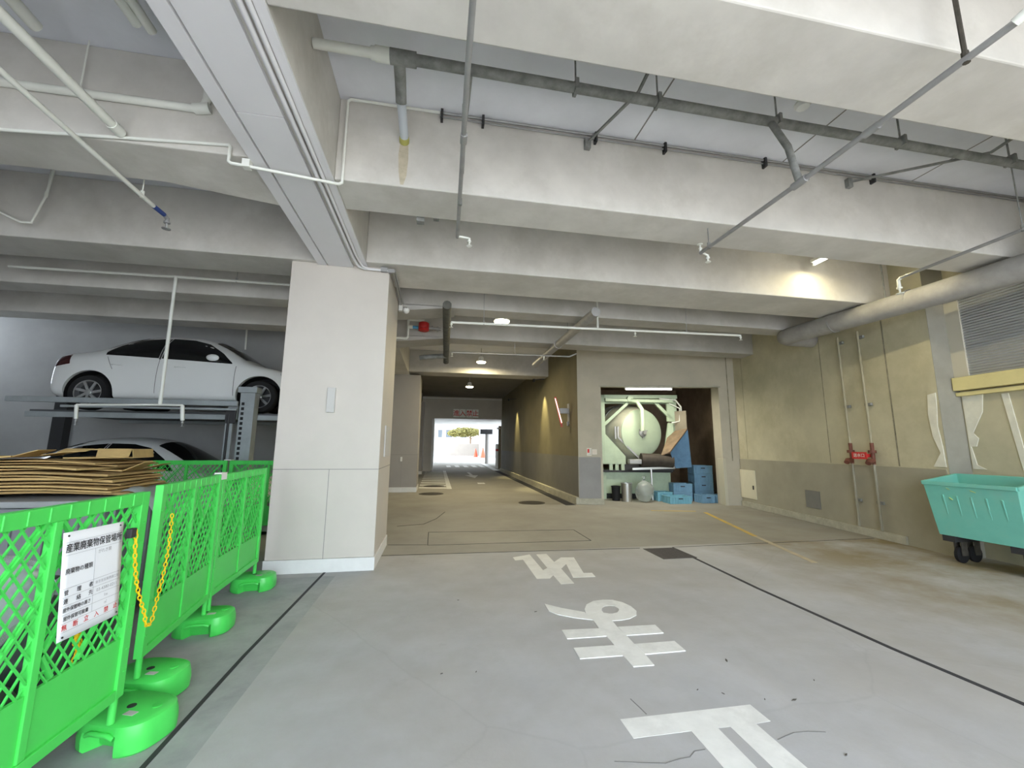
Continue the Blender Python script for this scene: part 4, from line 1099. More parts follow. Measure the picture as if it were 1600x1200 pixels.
# ---- left bay pipes
pipe('bay_pipe', [[(-5.2, 3.82, 4.36), (-3.63, 3.52, 4.36), (-2.12, 3.52, 4.36), (-2.05, 3.52, 4.38), (-2.03, 3.52, 4.45), (-2.03, 3.52, 4.85)]], .032, PIPEW, 'white pipe with an upturned elbow across the left bay ceiling', 'pipe',
   parts=[('elbow', collar((-2.06, 3.52, 4.37), (1, 0, .2), .045, .12), PIPEW), ('ceiling_hanger', hanger((-2.95, 3.52, 4.36), ZS), PIPEW)])
pipe('bay_sprinkler_pipe', [[(-2.80, 1.2, 3.9), (-2.827, 2.84, 3.9), (-2.869, 4.374, 3.9)], [(-2.869, 4.374, 3.9), (-2.865, 4.53, 3.9)], [(-2.865, 4.53, 3.9), (-2.86, 4.58, 3.88)]], [.020, .022, .02], [PIPEW, NAVY, PIPEG],
   'long diagonal white sprinkler pipe with a navy sleeve near its head in the left bay', 'sprinkler pipe', parts=[('sprinkler_head', head((-2.86, 4.58, 3.89), sc=1.3), PIPEG), ('ceiling_hanger', hanger((-2.865, 4.2, 3.9), ZS), PIPEW)])
pipe('bay_pipe', [[(-2.61, .5, 4.05), (-2.62, 3.5, 4.05)], [(-2.62, 3.42, 4.05), (-2.62, 3.52, 4.05)]], [.035, .042], PIPEW, 'thick white pipe ending at the left bay beam', 'pipe', parts=[('ceiling_hanger', hanger((-2.61, 2.3, 4.05), ZS), PIPEG)])
pipe('bay_pipe', [[(-2.94, 1.6, 4.62), (-3.05, 3.22, 4.62)]], .045, PIPEW, 'white pipe end in the top left corner', 'pipe', parts=[('ceiling_hanger', hanger((-2.97, 2.0, 4.62), ZS), PIPEG)])
pipe('bay_pipe', [[(-2.20, 1.6, 4.62), (-2.215, 3.10, 4.62)], [(-2.29, 1.6, 4.62), (-2.29, 3.06, 4.62)]], [.035, .035], PIPEW, 'twin white pipe ends at the top beside the girder', 'pipe', parts=[('ceiling_hanger', hanger((-2.25, 2.0, 4.62), ZS), PIPEG)])
pipe('bay_conduit', [[(-5.6, 5.4, 4.42), (-4.88, 5.42, 4.1), (-4.80, 5.45, 4.12), (-4.75, 5.5, 4.5), (-4.72, 5.5, ZS)]], .014, PIPEW, 'thin bent white conduit on the beam at the left edge', 'conduit', parts=[('ceiling_hanger', hanger((-4.75, 5.5, 4.5), ZS), PIPEW)])
# ================================================================== lane fittings
def high_bay(x, y, z, label, power):
    root = empty('lane_lamp', (x, y, z), label, 'ceiling light', 'round lamps along the lane')
    T = Matrix.Translation((x, y, z))
    s = MB(); s.lathe([(.05, .16), (.085, .13), (.10, .03), (.155, .0), (.16, -.03)], T, 28); s.build('housing', WHITEM, root, smooth=True)
    s = MB(); s.lathe([(.15, -.028), (.15, -.052), (.135, -.066), (.03, -.072)], T, 28); s.build('diffuser', LAMPE, root, smooth=True)
    s = MB(); s.tube([(x, y, z+.15), (x, y, z+.45), (x-.06, y, z+.5), (x-.28, y, z+.5), (x-.32, y, z+.56), (x-.32, y, min(ZS, 4.62 if y > 15 else ZS))], .013, 8); s.build('ceiling_stem', PIPEG, root, smooth=True)
    area('lane_light', (x, y, z-.09), .28, power, (1, .86, .52))
high_bay(1.20, 7.85, 4.06, 'nearest lit round lamp over the inner lane', 24)
high_bay(1.39, 13.6, 4.40, 'second lit round lamp over the inner lane', 60)
high_bay(1.30, 17.4, 4.09, 'farthest lit round lamp over the inner lane', 30)
def wallspot(x, y, z, label, power):
    root = empty('wall_downlight', (x, y, z), label, 'wall light', 'wall downlights on the lane wall')
    s = MB(); s.lathe([(.05, 0), (.05, .10), (.02, .12)], Matrix.Translation((x, y, z)), 16); s.build('shade', DARK, root, smooth=True)
    s = MB(); s.bar((x, y, z+.08), (x+.4, y, z+.12), .03, .03); s.build('arm', DARK, root)
    l = bpy.data.lights.new('downlight', 'SPOT'); l.energy = power; l.color = (1, .86, .42); l.spot_size = math.radians(54); l.spot_blend = .8; l.shadow_soft_size = .03
    o = bpy.data.objects.new('downlight', l); C.objects.link(o); o.location = (x, y, z-.02); o.rotation_euler = (0, math.radians(-13), 0)
wallspot(3.52, 14.85, 3.95, 'small downlight washing the lane wall, nearer one', 200)
wallspot(3.56, 20.6, 3.85, 'small downlight washing the lane wall, farther one', 200)
# lane pipes
pipe('lane_pipe', [[(.09, 6.5, 3.82), (.17, 10.75, 3.82), (.17, 10.85, 3.75)]], .075, mat('pipe_dark', (.10, .10, .085), .7, var=.3, scale=9), 'dark vertical-looking pipe running deep along the lane ceiling', 'pipe', parts=[('ceiling_hanger', hanger((.12, 8.3, 3.82), ZS), PIPED), ('branch_pipe', MB().tube([(.165, 10.3, 3.80), (-.1, 10.3, 3.78), (-.5, 10.3, 3.72)], .06, 10), PIPED)])
pipe('lane_pipe', [[(2.63, 6.45, 3.86), (2.615, 10.9, 3.80)]], .085, PIPEG, 'grey pipe running back along the lane ceiling on the right', 'pipe', parts=[('ceiling_hanger', hanger((2.62, 8.0, 3.84), ZS), PIPED), ('collar', collar((2.62, 8.7, 3.83), (0, 1, 0), .10, .06), PIPEG)])
pipe('lane_sprinkler_pipe', [[(.18, 7.05, 3.70), (5.70, 6.78, 3.70)], [(2.86, 6.95, 3.70), (2.86, 6.95, 4.85)]], [.022, .018], PIPEW, 'nearer white sprinkler line across the lane under the ceiling', 'sprinkler pipe', 'sprinkler lines across the lane',
   parts=[('sprinkler_head', head((.18, 7.05, 3.70)), PIPEW), ('sprinkler_head', head((3.58, 6.91, 3.69)), PIPEW), ('sprinkler_head', head((5.70, 6.78, 3.70)), PIPEW), ('ceiling_hanger', hanger((.75, 7.02, 3.70), ZS), PIPEG), ('ceiling_hanger', hanger((4.6, 6.84, 3.70), ZS), PIPEG)])
pipe('lane_sprinkler_pipe', [[(.27, 9.42, 3.70), (3.08, 9.28, 3.70), (3.25, 9.28, 3.78)]], .018, PIPEG, 'farther grey sprinkler line across the lane', 'sprinkler pipe', 'sprinkler lines across the lane',
   parts=[('sprinkler_head', head((.28, 9.42, 3.70)), PIPEW), ('sprinkler_head', head((2.45, 9.31, 3.69)), PIPEW), ('ceiling_hanger', hanger((1.75, 9.36, 3.70), ZS), PIPEG)])
def valve():
    root = empty('alarm_valve', (-.60, 9.05, 4.14), 'red alarm valve on a white pipe with a blue sleeve behind the big pillar', 'valve')
    y = 9.05
    s = MB(); s.tube([(-1.1, y, 3.88), (-.74, y, 3.88), (-.71, y, 3.91), (-.71, y, 4.28), (-.68, y, 4.31), (-.36, y, 4.31)], .03, 12); s.tube([(-.71, y, 4.145), (-.61, y, 4.145)], .045, 12); s.build('white_pipe', PIPEW, root, smooth=True)
    s = MB(); s.tube([(-.62, y, 4.145), (-.49, y, 4.145)], .035, 12); s.build('blue_sleeve', BLUEP, root, smooth=True)
    s = MB(); s.lathe([(.09, -.10), (.115, -.08), (.115, .08), (.09, .10)], Matrix.Translation((-.37, y, 4.165)), 20); s.lathe([(.06, 0), (.06, .09), (.03, .1)], Matrix.Translation((-.37, y-.06, 4.165)) @ Matrix.Rotation(PI/2, 4, 'X'), 16); s.build('valve_body', RED, root, smooth=True)
    s = MB(); s.tube([(-.26, y, 4.14), (.0, y, 4.13)], .035, 12); s.tube([(-.20, y, 4.14), (-.17, y, 4.14)], .06, 12); s.tube([(-.08, y, 4.13), (-.05, y, 4.13)], .06, 12); s.build('flanged_pipe', PIPEG, root, smooth=True)
valve()
cr_ = empty('security_camera', (-.70, 7.2, 3.9), 'small white camera at the top edge behind the big pillar', 'camera')
s = MB(); s.box(-.72, -.66, 7.0, 7.08, 3.84, 3.98); s.build('wall_mount', WHITEM, cr_)
s = MB(); s.ball((-.60, 7.04, 3.86), .06); s.build('lens_dome', WHITEM, cr_, smooth=True)
s = MB(); s.box(-1.19, -1.13, 14.53, 14.56, 1.02, 1.17); tag(s.build('wall_switch', WHITEM, bevel=.004), 'small white switch on the second grey pillar', 'switch')
# manhole covers and drain grate
def manhole(x, y, r, label):
    root = empty('manhole_cover', (x, y, .0), label, 'manhole cover', 'round manhole covers in the lane')
    s = MB(); s.lathe([(r, -.01), (r, .006), (r-.03, .008)], Matrix.Translation((x, y, 0)), 36); s.build('cover', IRON, root)
    q = MB()
    for k in range(-3, 4):
        h_ = math.sqrt(max(0.01, (r-.08)**2-(k*r/4)**2)); q.box(x-h_, x+h_, y+k*r/4-.012, y+k*r/4+.012, .008, .011)
    q.build('tread_rib', IRON, root)
manhole(2.66, 11.5, .37, 'round manhole cover right of the lane centre, before the kerb')
manhole(-.12, 14.0, .40, 'round manhole cover just before the hatched strip')
manhole(-.05, 16.6, .40, 'round manhole cover inside the hatched strip')
def grate():
    root = empty('drain_grate', (3.44, 5.87, 0), 'rectangular steel drain grate at the head of the slot drain', 'drain grate')
    x0, x1, y0, y1 = 3.19, 3.71, 5.58, 6.17
    s = MB(); s.box(x0, x1, y0, y0+.02, -.02, .006); s.box(x0, x1, y1-.02, y1, -.02, .006); s.box(x0, x0+.02, y0, y1, -.02, .006); s.box(x1-.02, x1, y0, y1, -.02, .006); s.build('frame', GRATE, root)
    s = MB(); x = x0+.03
    while x < x1-.02: s.box(x, x+.012, y0+.02, y1-.02, -.02, .005); x += .026
    s.box(x0+.02, x1-.02, y0+.02, y1-.02, -.02, .001); s.build('bars', GRATE, root)
grate()
# no-entry plates on the lintel
T0 = (('進', 1.16), ('入', 1.56), ('禁', 1.98), ('止', 2.38))
for ch, x in T0:
    nm = {'進': 'first white plate with a red character, leftmost of the four on the lintel', '入': 'second white plate with the red character like an upturned V', '禁': 'third white plate with a dense red character', '止': 'last white plate with a red character, rightmost of the four on the lintel'}[ch]
    root = empty('no_entry_sign', (x, 26.18, 3.60), nm, 'sign', 'no entry plates on the lintel')
    s = MB(); s.box(x-.185, x+.185, 26.16, 26.195, 3.34, 3.86); s.build('plate', mat('plate_white', (.88, .86, .80), .5), root)
    text_mesh(ch, .40, 'red_lettering', INKR, frame(Vector((x, 26.155, 3.58)), (1, 0, 0), (0, 0, 1)), root, .004)
# projecting sign on the lane wall
def proj():
    x, y, z = 3.90, 11.9, 2.42
    root = empty('projecting_sign', (x, y, z), 'thin projecting sign with a glowing red edge on a grey bracket on the lane wall', 'sign')
    s = MB(); s.box(x-.02, x, y-.08, y+.08, z-.2, z+.42); s.box(x-.06, x-.02, y-.04, y+.04, z-.25, z-.12); s.build('wall_plate', PIPEG, root, bevel=.004)
    s = MB(); s.box(x-.30, x-.02, y-.05, y+.05, z+.12, z+.28); s.build('arm', PIPEG, root, bevel=.004)
    a, b = Vector((x-.42, y, z+.62)), Vector((x-.22, y, z-.28))
    s = MB(); s.bar(a, b, .05, .05, up=(0, 1, 0)); s.build('sign_board', mat('sign_rim', (.5, .1, .08), .4), root)
    s = MB(); s.bar(a+Vector((-.01, -.03, -.05)), b+Vector((-.01, -.03, .12)), .02, .012, up=(0, 1, 0)); s.build('glowing_edge', LEDR, root)
proj()
# ================================================================== alcove machine
# local frame: u along the alcove front, v into the alcove, z up
def AL(u, v, z): 
    p = ax(u)-ANORM*v; return Vector((p.x, p.y, z))
ATm = Matrix((ADIR, -ANORM, Vector((0, 0, 1)))).transposed().to_4x4(); ATm.translation = AA
def machine():
    root = empty('drum_compactor', AL(2.2, 1.8, 0), 'green rotating-drum waste machine inside the alcove', 'machine')
    L_ = ATm
    def P(s, name, m=MGREEN, label=None, **k):
        o = s.build(name, m, root, **k)
        if label: o['label'] = label
        return o
    v0 = 1.15   # front plane of the frame, behind the alcove front
    # base box and skids
    P(MB().box(.98, 2.95, v0+.1, v0+2.0, .16, .84, L_), 'base_box', bevel=.012)
    P(MB().box(.72, 1.02, v0+.05, v0+.4, 0, .84, L_), 'base_leg', bevel=.008)
    P(MB().box(2.70, 3.0, v0+.12, v0+.4, 0, .84, L_), 'base_leg', bevel=.008)
    P(MB().box(.70, 3.02, v0+.0, v0+.08, .80, .86, L_), 'base_edge', DARK)
    P(MB().box(.75, 2.95, v0+.3, v0+1.9, 0, .2, L_), 'base_plinth', DARK)
    for u in (1.12, 1.30, 1.48): P(MB().box(u, u+.10, v0+.02, v0+.14, .86, 1.06, L_), 'roller_bracket')
    P(MB().box(1.55, 2.3, v0+.05, v0+.2, .86, 1.04, L_), 'gear_guard', DARK, bevel=.01)
    # frame
    P(MB().box(.90, 1.02, v0, v0+.12, 1.04, 3.17, L_), 'frame_post', bevel=.006)
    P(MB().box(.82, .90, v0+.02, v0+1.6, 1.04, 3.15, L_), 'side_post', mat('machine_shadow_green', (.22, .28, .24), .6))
    P(MB().box(.90, 3.28, v0, v0+.10, 3.06, 3.17, L_), 'frame_beam', bevel=.006)
    P(MB().box(1.0, 3.20, v0+.1, v0+.2, 2.90, 2.97, L_), 'frame_beam', bevel=.004)
    P(MB().box(3.12, 3.26, v0+.04, v0+.16, 1.8, 3.1, L_), 'frame_post', bevel=.006)
    P(MB().box(2.95, 3.20, v0+.02, v0+.12, 2.35, 2.95, L_), 'motor_plate', bevel=.01)
    P(MB().sweep([L_ @ Vector(q) for q in ((1.02, v0+.02, 2.32), (1.75, v0+.02, 2.98), (1.75, v0+.02, 2.86), (1.02, v0+.02, 2.20))], L_.to_3x3() @ Vector((0, .08, 0))), 'corner_brace')
    P(MB().sweep([L_ @ Vector(q) for q in ((2.62, v0+.02, 2.98), (3.14, v0+.02, 2.45), (3.14, v0+.02, 2.30), (2.50, v0+.02, 2.98))], L_.to_3x3() @ Vector((0, .08, 0))), 'corner_brace')
    # lower left shield with a slanting cut
    P(MB().sweep([L_ @ Vector(q) for q in ((1.02, v0+.01, 1.04), (1.62, v0+.01, 1.04), (1.62, v0+.01, 1.28), (1.02, v0+.01, 1.95))], L_.to_3x3() @ Vector((0, .08, 0))), 'shield_plate')
    P(MB().sweep([L_ @ Vector(q) for q in ((2.86, v0+.04, 1.62), (3.18, v0+.04, 1.95), (3.18, v0+.04, 2.3), (2.98, v0+.04, 2.3))], L_.to_3x3() @ Vector((0, .08, 0))), 'shield_plate')
    for a, b in (((1.40, 2.18), (1.40, 1.85)), ((1.40, 1.85), (2.12, 1.12)), ((1.32, 2.18), (1.32, 1.80))):
        P(MB().bar(L_ @ Vector((a[0], v0-.02, a[1])), L_ @ Vector((b[0], v0-.02, b[1])), .05, .04, up=L_.to_3x3() @ Vector((0, 1, 0))), 'lever_bar', PIPEG)
    # drum: axis along v, tapered to the front disc
    D = L_ @ Matrix.Translation((2.02, v0+.62, 2.0)) @ Matrix.Rotation(math.radians(19), 4, 'Z') @ Matrix.Rotation(PI/2, 4, 'X')   # local z -> -v (front)
    s = MB(); s.lathe([(.50, -1.7), (.90, -1.4), (.94, -.9), (.94, -.35), (.92, -.05), (.80, .32), (.74, .46)], D, 48)
    P(s, 'drum', MSTEEL, smooth=True)
    for z_ in (-.85, -.35):
        s = MB(); s.lathe([(.935, z_-.04), (.965, z_-.04), (.965, z_+.04), (.935, z_+.04)], D, 48, cap=False); P(s, 'drum_band', PIPED, smooth=True)
    s = MB(); s.lathe([(.73, .44), (.73, .49), (.69, .51), (.10, .53)], D, 48); P(s, 'drum_door', MDISC, smooth=True)
    s = MB(); s.lathe([(.13, .52), (.13, .56), (.06, .60), (.06, .66)], D, 20)
    for a in (.4, 2.5, 4.6): s.bar(D @ Vector((0, 0, .57)), D @ Vector((.17*math.cos(a), .17*math.sin(a), .57)), .035, .03)
    P(s, 'door_hub', PIPEG, smooth=True)
    # swing arm over the door
    s = MB(); s.tube([L_ @ Vector(q) for q in ((1.80, v0-.10, 2.98), (1.98, v0-.16, 2.94), (2.10, v0-.2, 2.70), (2.10, v0-.2, 2.05))], .065, 12); P(s, 'swing_arm', smooth=True)
    s = MB(); s.bar(L_ @ Vector((1.02, v0-.06, 3.0)), L_ @ Vector((3.1, v0-.06, 2.96)), .10, .09); P(s, 'arm_rail')
    s = MB(); s.tube([L_ @ Vector((1.78, v0-.14, 3.03)), L_ @ Vector((1.78, v0+.1, 3.03))], .09, 12); P(s, 'arm_pivot', smooth=True)
    # pipes and cables at the upper right
    s = MB()
    s.tube([L_ @ Vector(q) for q in ((2.7, v0-.05, 3.05), (3.2, v0-.06, 3.0), (3.35, v0-.06, 2.80), (3.36, v0-.06, 2.5))], .025, 8)
    s.tube([L_ @ Vector(q) for q in ((3.0, v0-.05, 2.9), (3.3, v0-.08, 2.75), (3.28, v0-.08, 2.35), (3.05, v0-.05, 2.3))], .018, 8)
    s.tube([L_ @ Vector(q) for q in ((3.3, v0-.06, 2.6), (3.5, v0-.08, 2.52), (3.46, v0-.08, 2.40))], .014, 8); P(s, 'hose', PIPEW, smooth=True)
    # discharge conveyor below
    s = MB(); s.tube([L_ @ Vector((1.98, v0-.32, 1.18)), L_ @ Vector((2.9, v0-.34, 1.15))], .20, 20); P(s, 'conveyor_roll', mat('belt_brown', (.055, .045, .035), .65, var=.2, scale=8), smooth=True)
    P(MB().box(1.62, 2.02, v0-.4, v0-.15, 1.06, 1.20, L_), 'roll_bearing', PIPEG, bevel=.02)
    P(MB().box(2.86, 3.02, v0-.42, v0-.2, 1.02, 1.26, L_), 'roll_bearing', MBRN, bevel=.02)
    s = MB(); s.bar(L_ @ Vector((1.7, v0-.38, .92)), L_ @ Vector((2.95, v0-.38, .97)), .06, .06); s.tube([L_ @ Vector((2.25, v0-.38, .93)), L_ @ Vector((2.27, v0-.36, .03))], .03, 8); P(s, 'support_rail', STEEL)
    P(MB().box(1.85, 2.95, v0-.30, v0+.05, .86, .95, L_), 'conveyor_tray', DARK)
    # chute
    ch = MB(); a = [L_ @ Vector(q) for q in ((2.55, v0-.42, 1.30), (2.78, v0-.55, 1.42), (3.42, v0-.30, 2.10), (3.05, v0+.2, 2.0))]
    ch.sweep(a, (0, 0, .03)); P(ch, 'chute_floor', MBRN)
    ch = MB(); ch.sweep([L_ @ Vector(q) for q in ((2.78, v0-.55, 1.40), (3.42, v0-.30, 2.08), (3.48, v0-.30, .98), (2.95, v0-.45, .95))], L_.to_3x3() @ Vector((.02, .03, 0))); P(ch, 'chute_side', MBLUE, 'blue side plate of the chute')
    ch = MB(); ch.sweep([L_ @ Vector(q) for q in ((3.05, v0+.2, 2.0), (3.42, v0-.25, 2.1), (3.42, v0-.25, 2.66), (3.02, v0+.2, 2.66))], L_.to_3x3() @ Vector((.02, .02, 0))); P(ch, 'chute_back', mat('chute_steel', (.27, .235, .18), .5, metal=.2, var=.1))
    P(MB().box(.78, .86, v0-.1, v0+.1, 1.5, 2.1, L_), 'side_motor', DARK, bevel=.02)
machine()
# tube light under the alcove head
_t = fluor(tuple(AL(2.05, -.01+.10, ZL-.07)), 1.35, math.atan2(ADIR.y, ADIR.x), 'bright tube light under the head of the alcove opening', 38, (1, .95, .78), 'alcove_tube_light', (.05, .05))
# things on the alcove floor
def crate(u, v, z, w, d, h, m, rz, label, filled=False):
    root = empty('crate', (0, 0, 0), label, 'crate', 'blue plastic crates in the alcove')
    t = .016; s = MB()
    s.box(-w/2, w/2, -d/2, d/2, 0, t)
    for y in (-d/2, d/2-t): s.box(-w/2, w/2, y, y+t, t, h)
    for x in (-w/2, w/2-t): s.box(x, x+t, -d/2+t, d/2-t, t, h)
    s.build('body', m, root, bevel=.004)
    r = MB(); r.box(-w/2-.014, w/2+.014, -d/2-.014, -d/2+.006, h-.035, h); r.box(-w/2-.014, w/2+.014, d/2-.006, d/2+.014, h-.035, h); r.box(-w/2-.014, -w/2+.006, -d/2, d/2, h-.035, h); r.box(w/2-.006, w/2+.014, -d/2, d/2, h-.035, h)
    r.build('rim', m, root, bevel=.003)
    b = MB(); n = max(4, int(w/.07))
    for k in range(n+1):
        x = -w/2+k*w/n; b.box(x-.006, x+.006, -d/2-.012, -d/2, .01, h-.03); b.box(x-.006, x+.006, d/2, d/2+.012, .01, h-.03)
    n2 = max(3, int(d/.07))
    for k in range(n2+1):
        y = -d/2+k*d/n2; b.box(-w/2-.012, -w/2, y-.006, y+.006, .01, h-.03); b.box(w/2, w/2+.012, y-.006, y+.006, .01, h-.03)
    b.build('rib', m, root)
    hn = MB(); hn.box(-.06, .06, -d/2-.016, -d/2-.001, h*.62, h*.62+.028); hn.build('hand_slot', DARK, root)
    root.location = AL(u, v, z); root.rotation_euler = (0, 0, math.atan2(ADIR.y, ADIR.x)+rz)
    return root
H = .25
crate(2.84, .46, 0, .62, .42, .20, CRATL, .15, 'pale blue crate on the floor in front of the machine, nearest the camera')
crate(2.62, 1.0, 0, .44, .40, .26, CRATL, .10, 'blue crate behind the pale one at the foot of the machine')
crate(3.18, 1.02, 0, .52, .38, H, CRATE, -.05, 'bottom crate of the left stack beside the chute')
crate(3.18, 1.02, H+.005, .52, .38, H, CRATE, -.03, 'second crate up of the left stack beside the chute')
crate(3.98, 1.45, 0, .56, .40, H, CRATE, .04, 'bottom crate of the tall stack against the brown wall')
crate(3.98, 1.45, H+.005, .56, .40, H, CRATE, .02, 'second crate up of the tall stack against the brown wall')
crate(3.98, 1.45, 2*(H+.005), .56, .40, H, CRATE, .05, 'third crate up of the tall stack, topped by one more')
crate(3.98, 1.45, 3*(H+.005), .56, .40, H, CRATE, .03, 'top crate of the tall stack against the brown wall')
crate(3.70, .62, 0, .38, .36, .22, CRATE, .2, 'low crate on the floor in front of the tall stack')
crate(4.16, .66, 0, .42, .36, .22, CRATE, .12, 'low crate half hidden by the alcove right jamb')
crate(4.0, .10, 0, .40, .36, .22, CRATE, .2, 'small crate tucked behind the alcove right jamb') if False else None
crate(3.55, .62, .0, .0001+.30, .30, .16, CRATE, .1, 'x') if False else None
def bucket(u, v, r, h, m, label, name='bin'):
    root = empty(name, AL(u, v, 0), label, 'bucket'); T = Matrix.Translation(AL(u, v, 0))
    s = MB(); s.lathe([(r*.85, 0), (r, h), (r*.93, h), (r*.80, .02)], T, 28); s.build('body', m, root, smooth=True)
    s = MB(); s.lathe([(r, h-.02), (r+.012, h-.015), (r+.012, h), (r*.95, h+.004)], T, 28, cap=False); s.build('rim', m, root, smooth=True)
bucket(1.50, .72, .16, .52, STEEL, 'shiny steel bin on the floor at the left foot of the machine')
bucket(1.22, .86, .13, .42, BLACK, 'dark bucket behind the shiny steel bin')
bucket(2.18, 1.05, .12, .30, mat('ochre_pail', (.35, .22, .05), .6), 'ochre pail between the rubbish bag and the blue crates')
bag(AL(1.98, .62, 0), .25, .62, BAGC, 'pale translucent rubbish bag in front of the machine base', 31)
# sign plates on the pier
def plate_on_pier(u0, u1, z0, z1, label, red):
    root = empty('pier_notice', ax((u0+u1)/2)+Vector((0, 0, z0)), label, 'notice')
    T = frame(ax((u0+u1)/2)+ANORM*.013+Vector((0, 0, (z0+z1)/2)), ADIR, (0, 0, 1)); w, h = (u1-u0)/2, (z1-z0)/2
    s = MB(); s.box(-w, w, -h, h, 0, .005, T); s.build('plate', mat('notice_white', (.74, .70, .62), .5), root)
    if red:
        s = MB(); s.box(-w*.72, w*.05, -h*.25, h*.75, .005, .007, T); s.build('red_panel', INKR, root)
        s = MB()
        for k in range(5): s.box(w*.15, w*.8, h*(.6-.3*k), h*(.66-.3*k), .005, .0065, T)
        s.box(-w*.7, w*.8, -h*.7, -h*.62, .005, .0065, T); s.build('small_print', INKG, root)
    else:
        s = MB()
        for k in range(6): s.box(-w*.75, w*.75, h*(.66-.26*k), h*(.70-.26*k), .005, .0065, T)
        s.build('small_print', mat('ink_orange', (.6, .35, .2), .6), root)
plate_on_pier(.235, .365, 1.31, 1.52, 'small notice with a red square on the alcove pier', True)
plate_on_pier(.385, .515, 1.345, 1.485, 'plain cream notice beside the red and white one on the pier', False)

# ================================================================== right wall fittings
def onw(Y, z, out=0.0): p = wy(Y)+WNORM*out; return Vector((p.x, p.y, z))
WTm = Matrix((-WDIR, WNORM, Vector((0, 0, 1)))).transposed().to_4x4()
def wallT(Y, z): 
    m = frame(onw(Y, z, .013), -WDIR, (0, 0, 1)); return m      # x along wall towards camera, y up, z out
def access():
    T = wallT(9.93, .605); root = empty('access_panel', T.translation.copy(), 'cream access panel low on the right wall near the alcove', 'access panel')
    s = MB(); s.box(-.37, .37, -.37, .37, 0, .02, T); s.build('door', PLATE, root, bevel=.006)
    s = MB(); s.box(-.33, .33, -.33, .33, .02, .026, T); s.build('raised_face', PLATE, root, bevel=.004)
    s = MB(); s.box(.27, .30, -.12, -.02, .026, .045, T); s.build('latch', DARK, root)
access()
T = wallT(7.69, .485); s = MB(); s.box(-.20, .20, -.18, .18, 0, .012, T); tag(s.build('cover_plate', GPLATE, bevel=.003), 'dark grey square cover plate low on the right wall', 'cover plate')
def hydrant(Y, label, red_len):
    root = empty('standpipe', onw(Y, .5, .05), label, 'pipe', 'hose standpipes on the right wall')
    s = MB(); s.tube([onw(Y+.02, 3.72, .075), onw(Y, 1.62, .075)], .02, 10); s.build('upper_pipe', mat('pipe_wall_olive', (.34, .31, .22), .8, var=.1, scale=5), root, smooth=True)
    s = MB(); s.tube([onw(Y, .15, .075), onw(Y, 1.3, .075)], .022, 10); s.build('lower_pipe', mat('pipe_wall_grey', (.29, .27, .21), .7, var=.08, scale=5), root, smooth=True)
    s = MB(); s.tube([onw(Y, 1.28, .075), onw(Y, 1.66, .075)], .03, 10); s.tube([onw(Y, 1.34, .075), onw(Y, 1.34, .16), onw(Y-.02, 1.30, .20)], .045, 12); s.lathe([(.06, 0), (.06, .05)], Matrix.Translation(onw(Y, 1.48, .08)), 14)
    s.build('valve', mat('valve_dull_red', (.16, .06, .04), .6, var=.2, scale=9), root, smooth=True)
    for z in (.62, 2.35, 3.6):
        s = MB(); s.bar(onw(Y-.06, z, .04), onw(Y+.06, z, .04), .04, .05); s.build('clamp', PIPED, root)
hydrant(6.56, 'standpipe with a dull red valve left of the red sign on the right wall', .3)
hydrant(6.12, 'standpipe with a dull red valve under the red sign on the right wall', .3)
def redsign():
    T = wallT(6.24, 1.435); root = empty('red_sign', T.translation.copy(), 'small red sign with white lettering between the standpipes', 'sign')
    s = MB(); s.box(-.15, .15, -.062, .062, .20, .21, T); s.box(.03, .07, -.03, .03, 0, .20, T); s.build('plate', RED, root)
    text_mesh('送水口', .07, 'white_lettering', WHITEM, T @ Matrix.Translation((.0, 0, .2115)), root, .001, width=.22)
redsign()
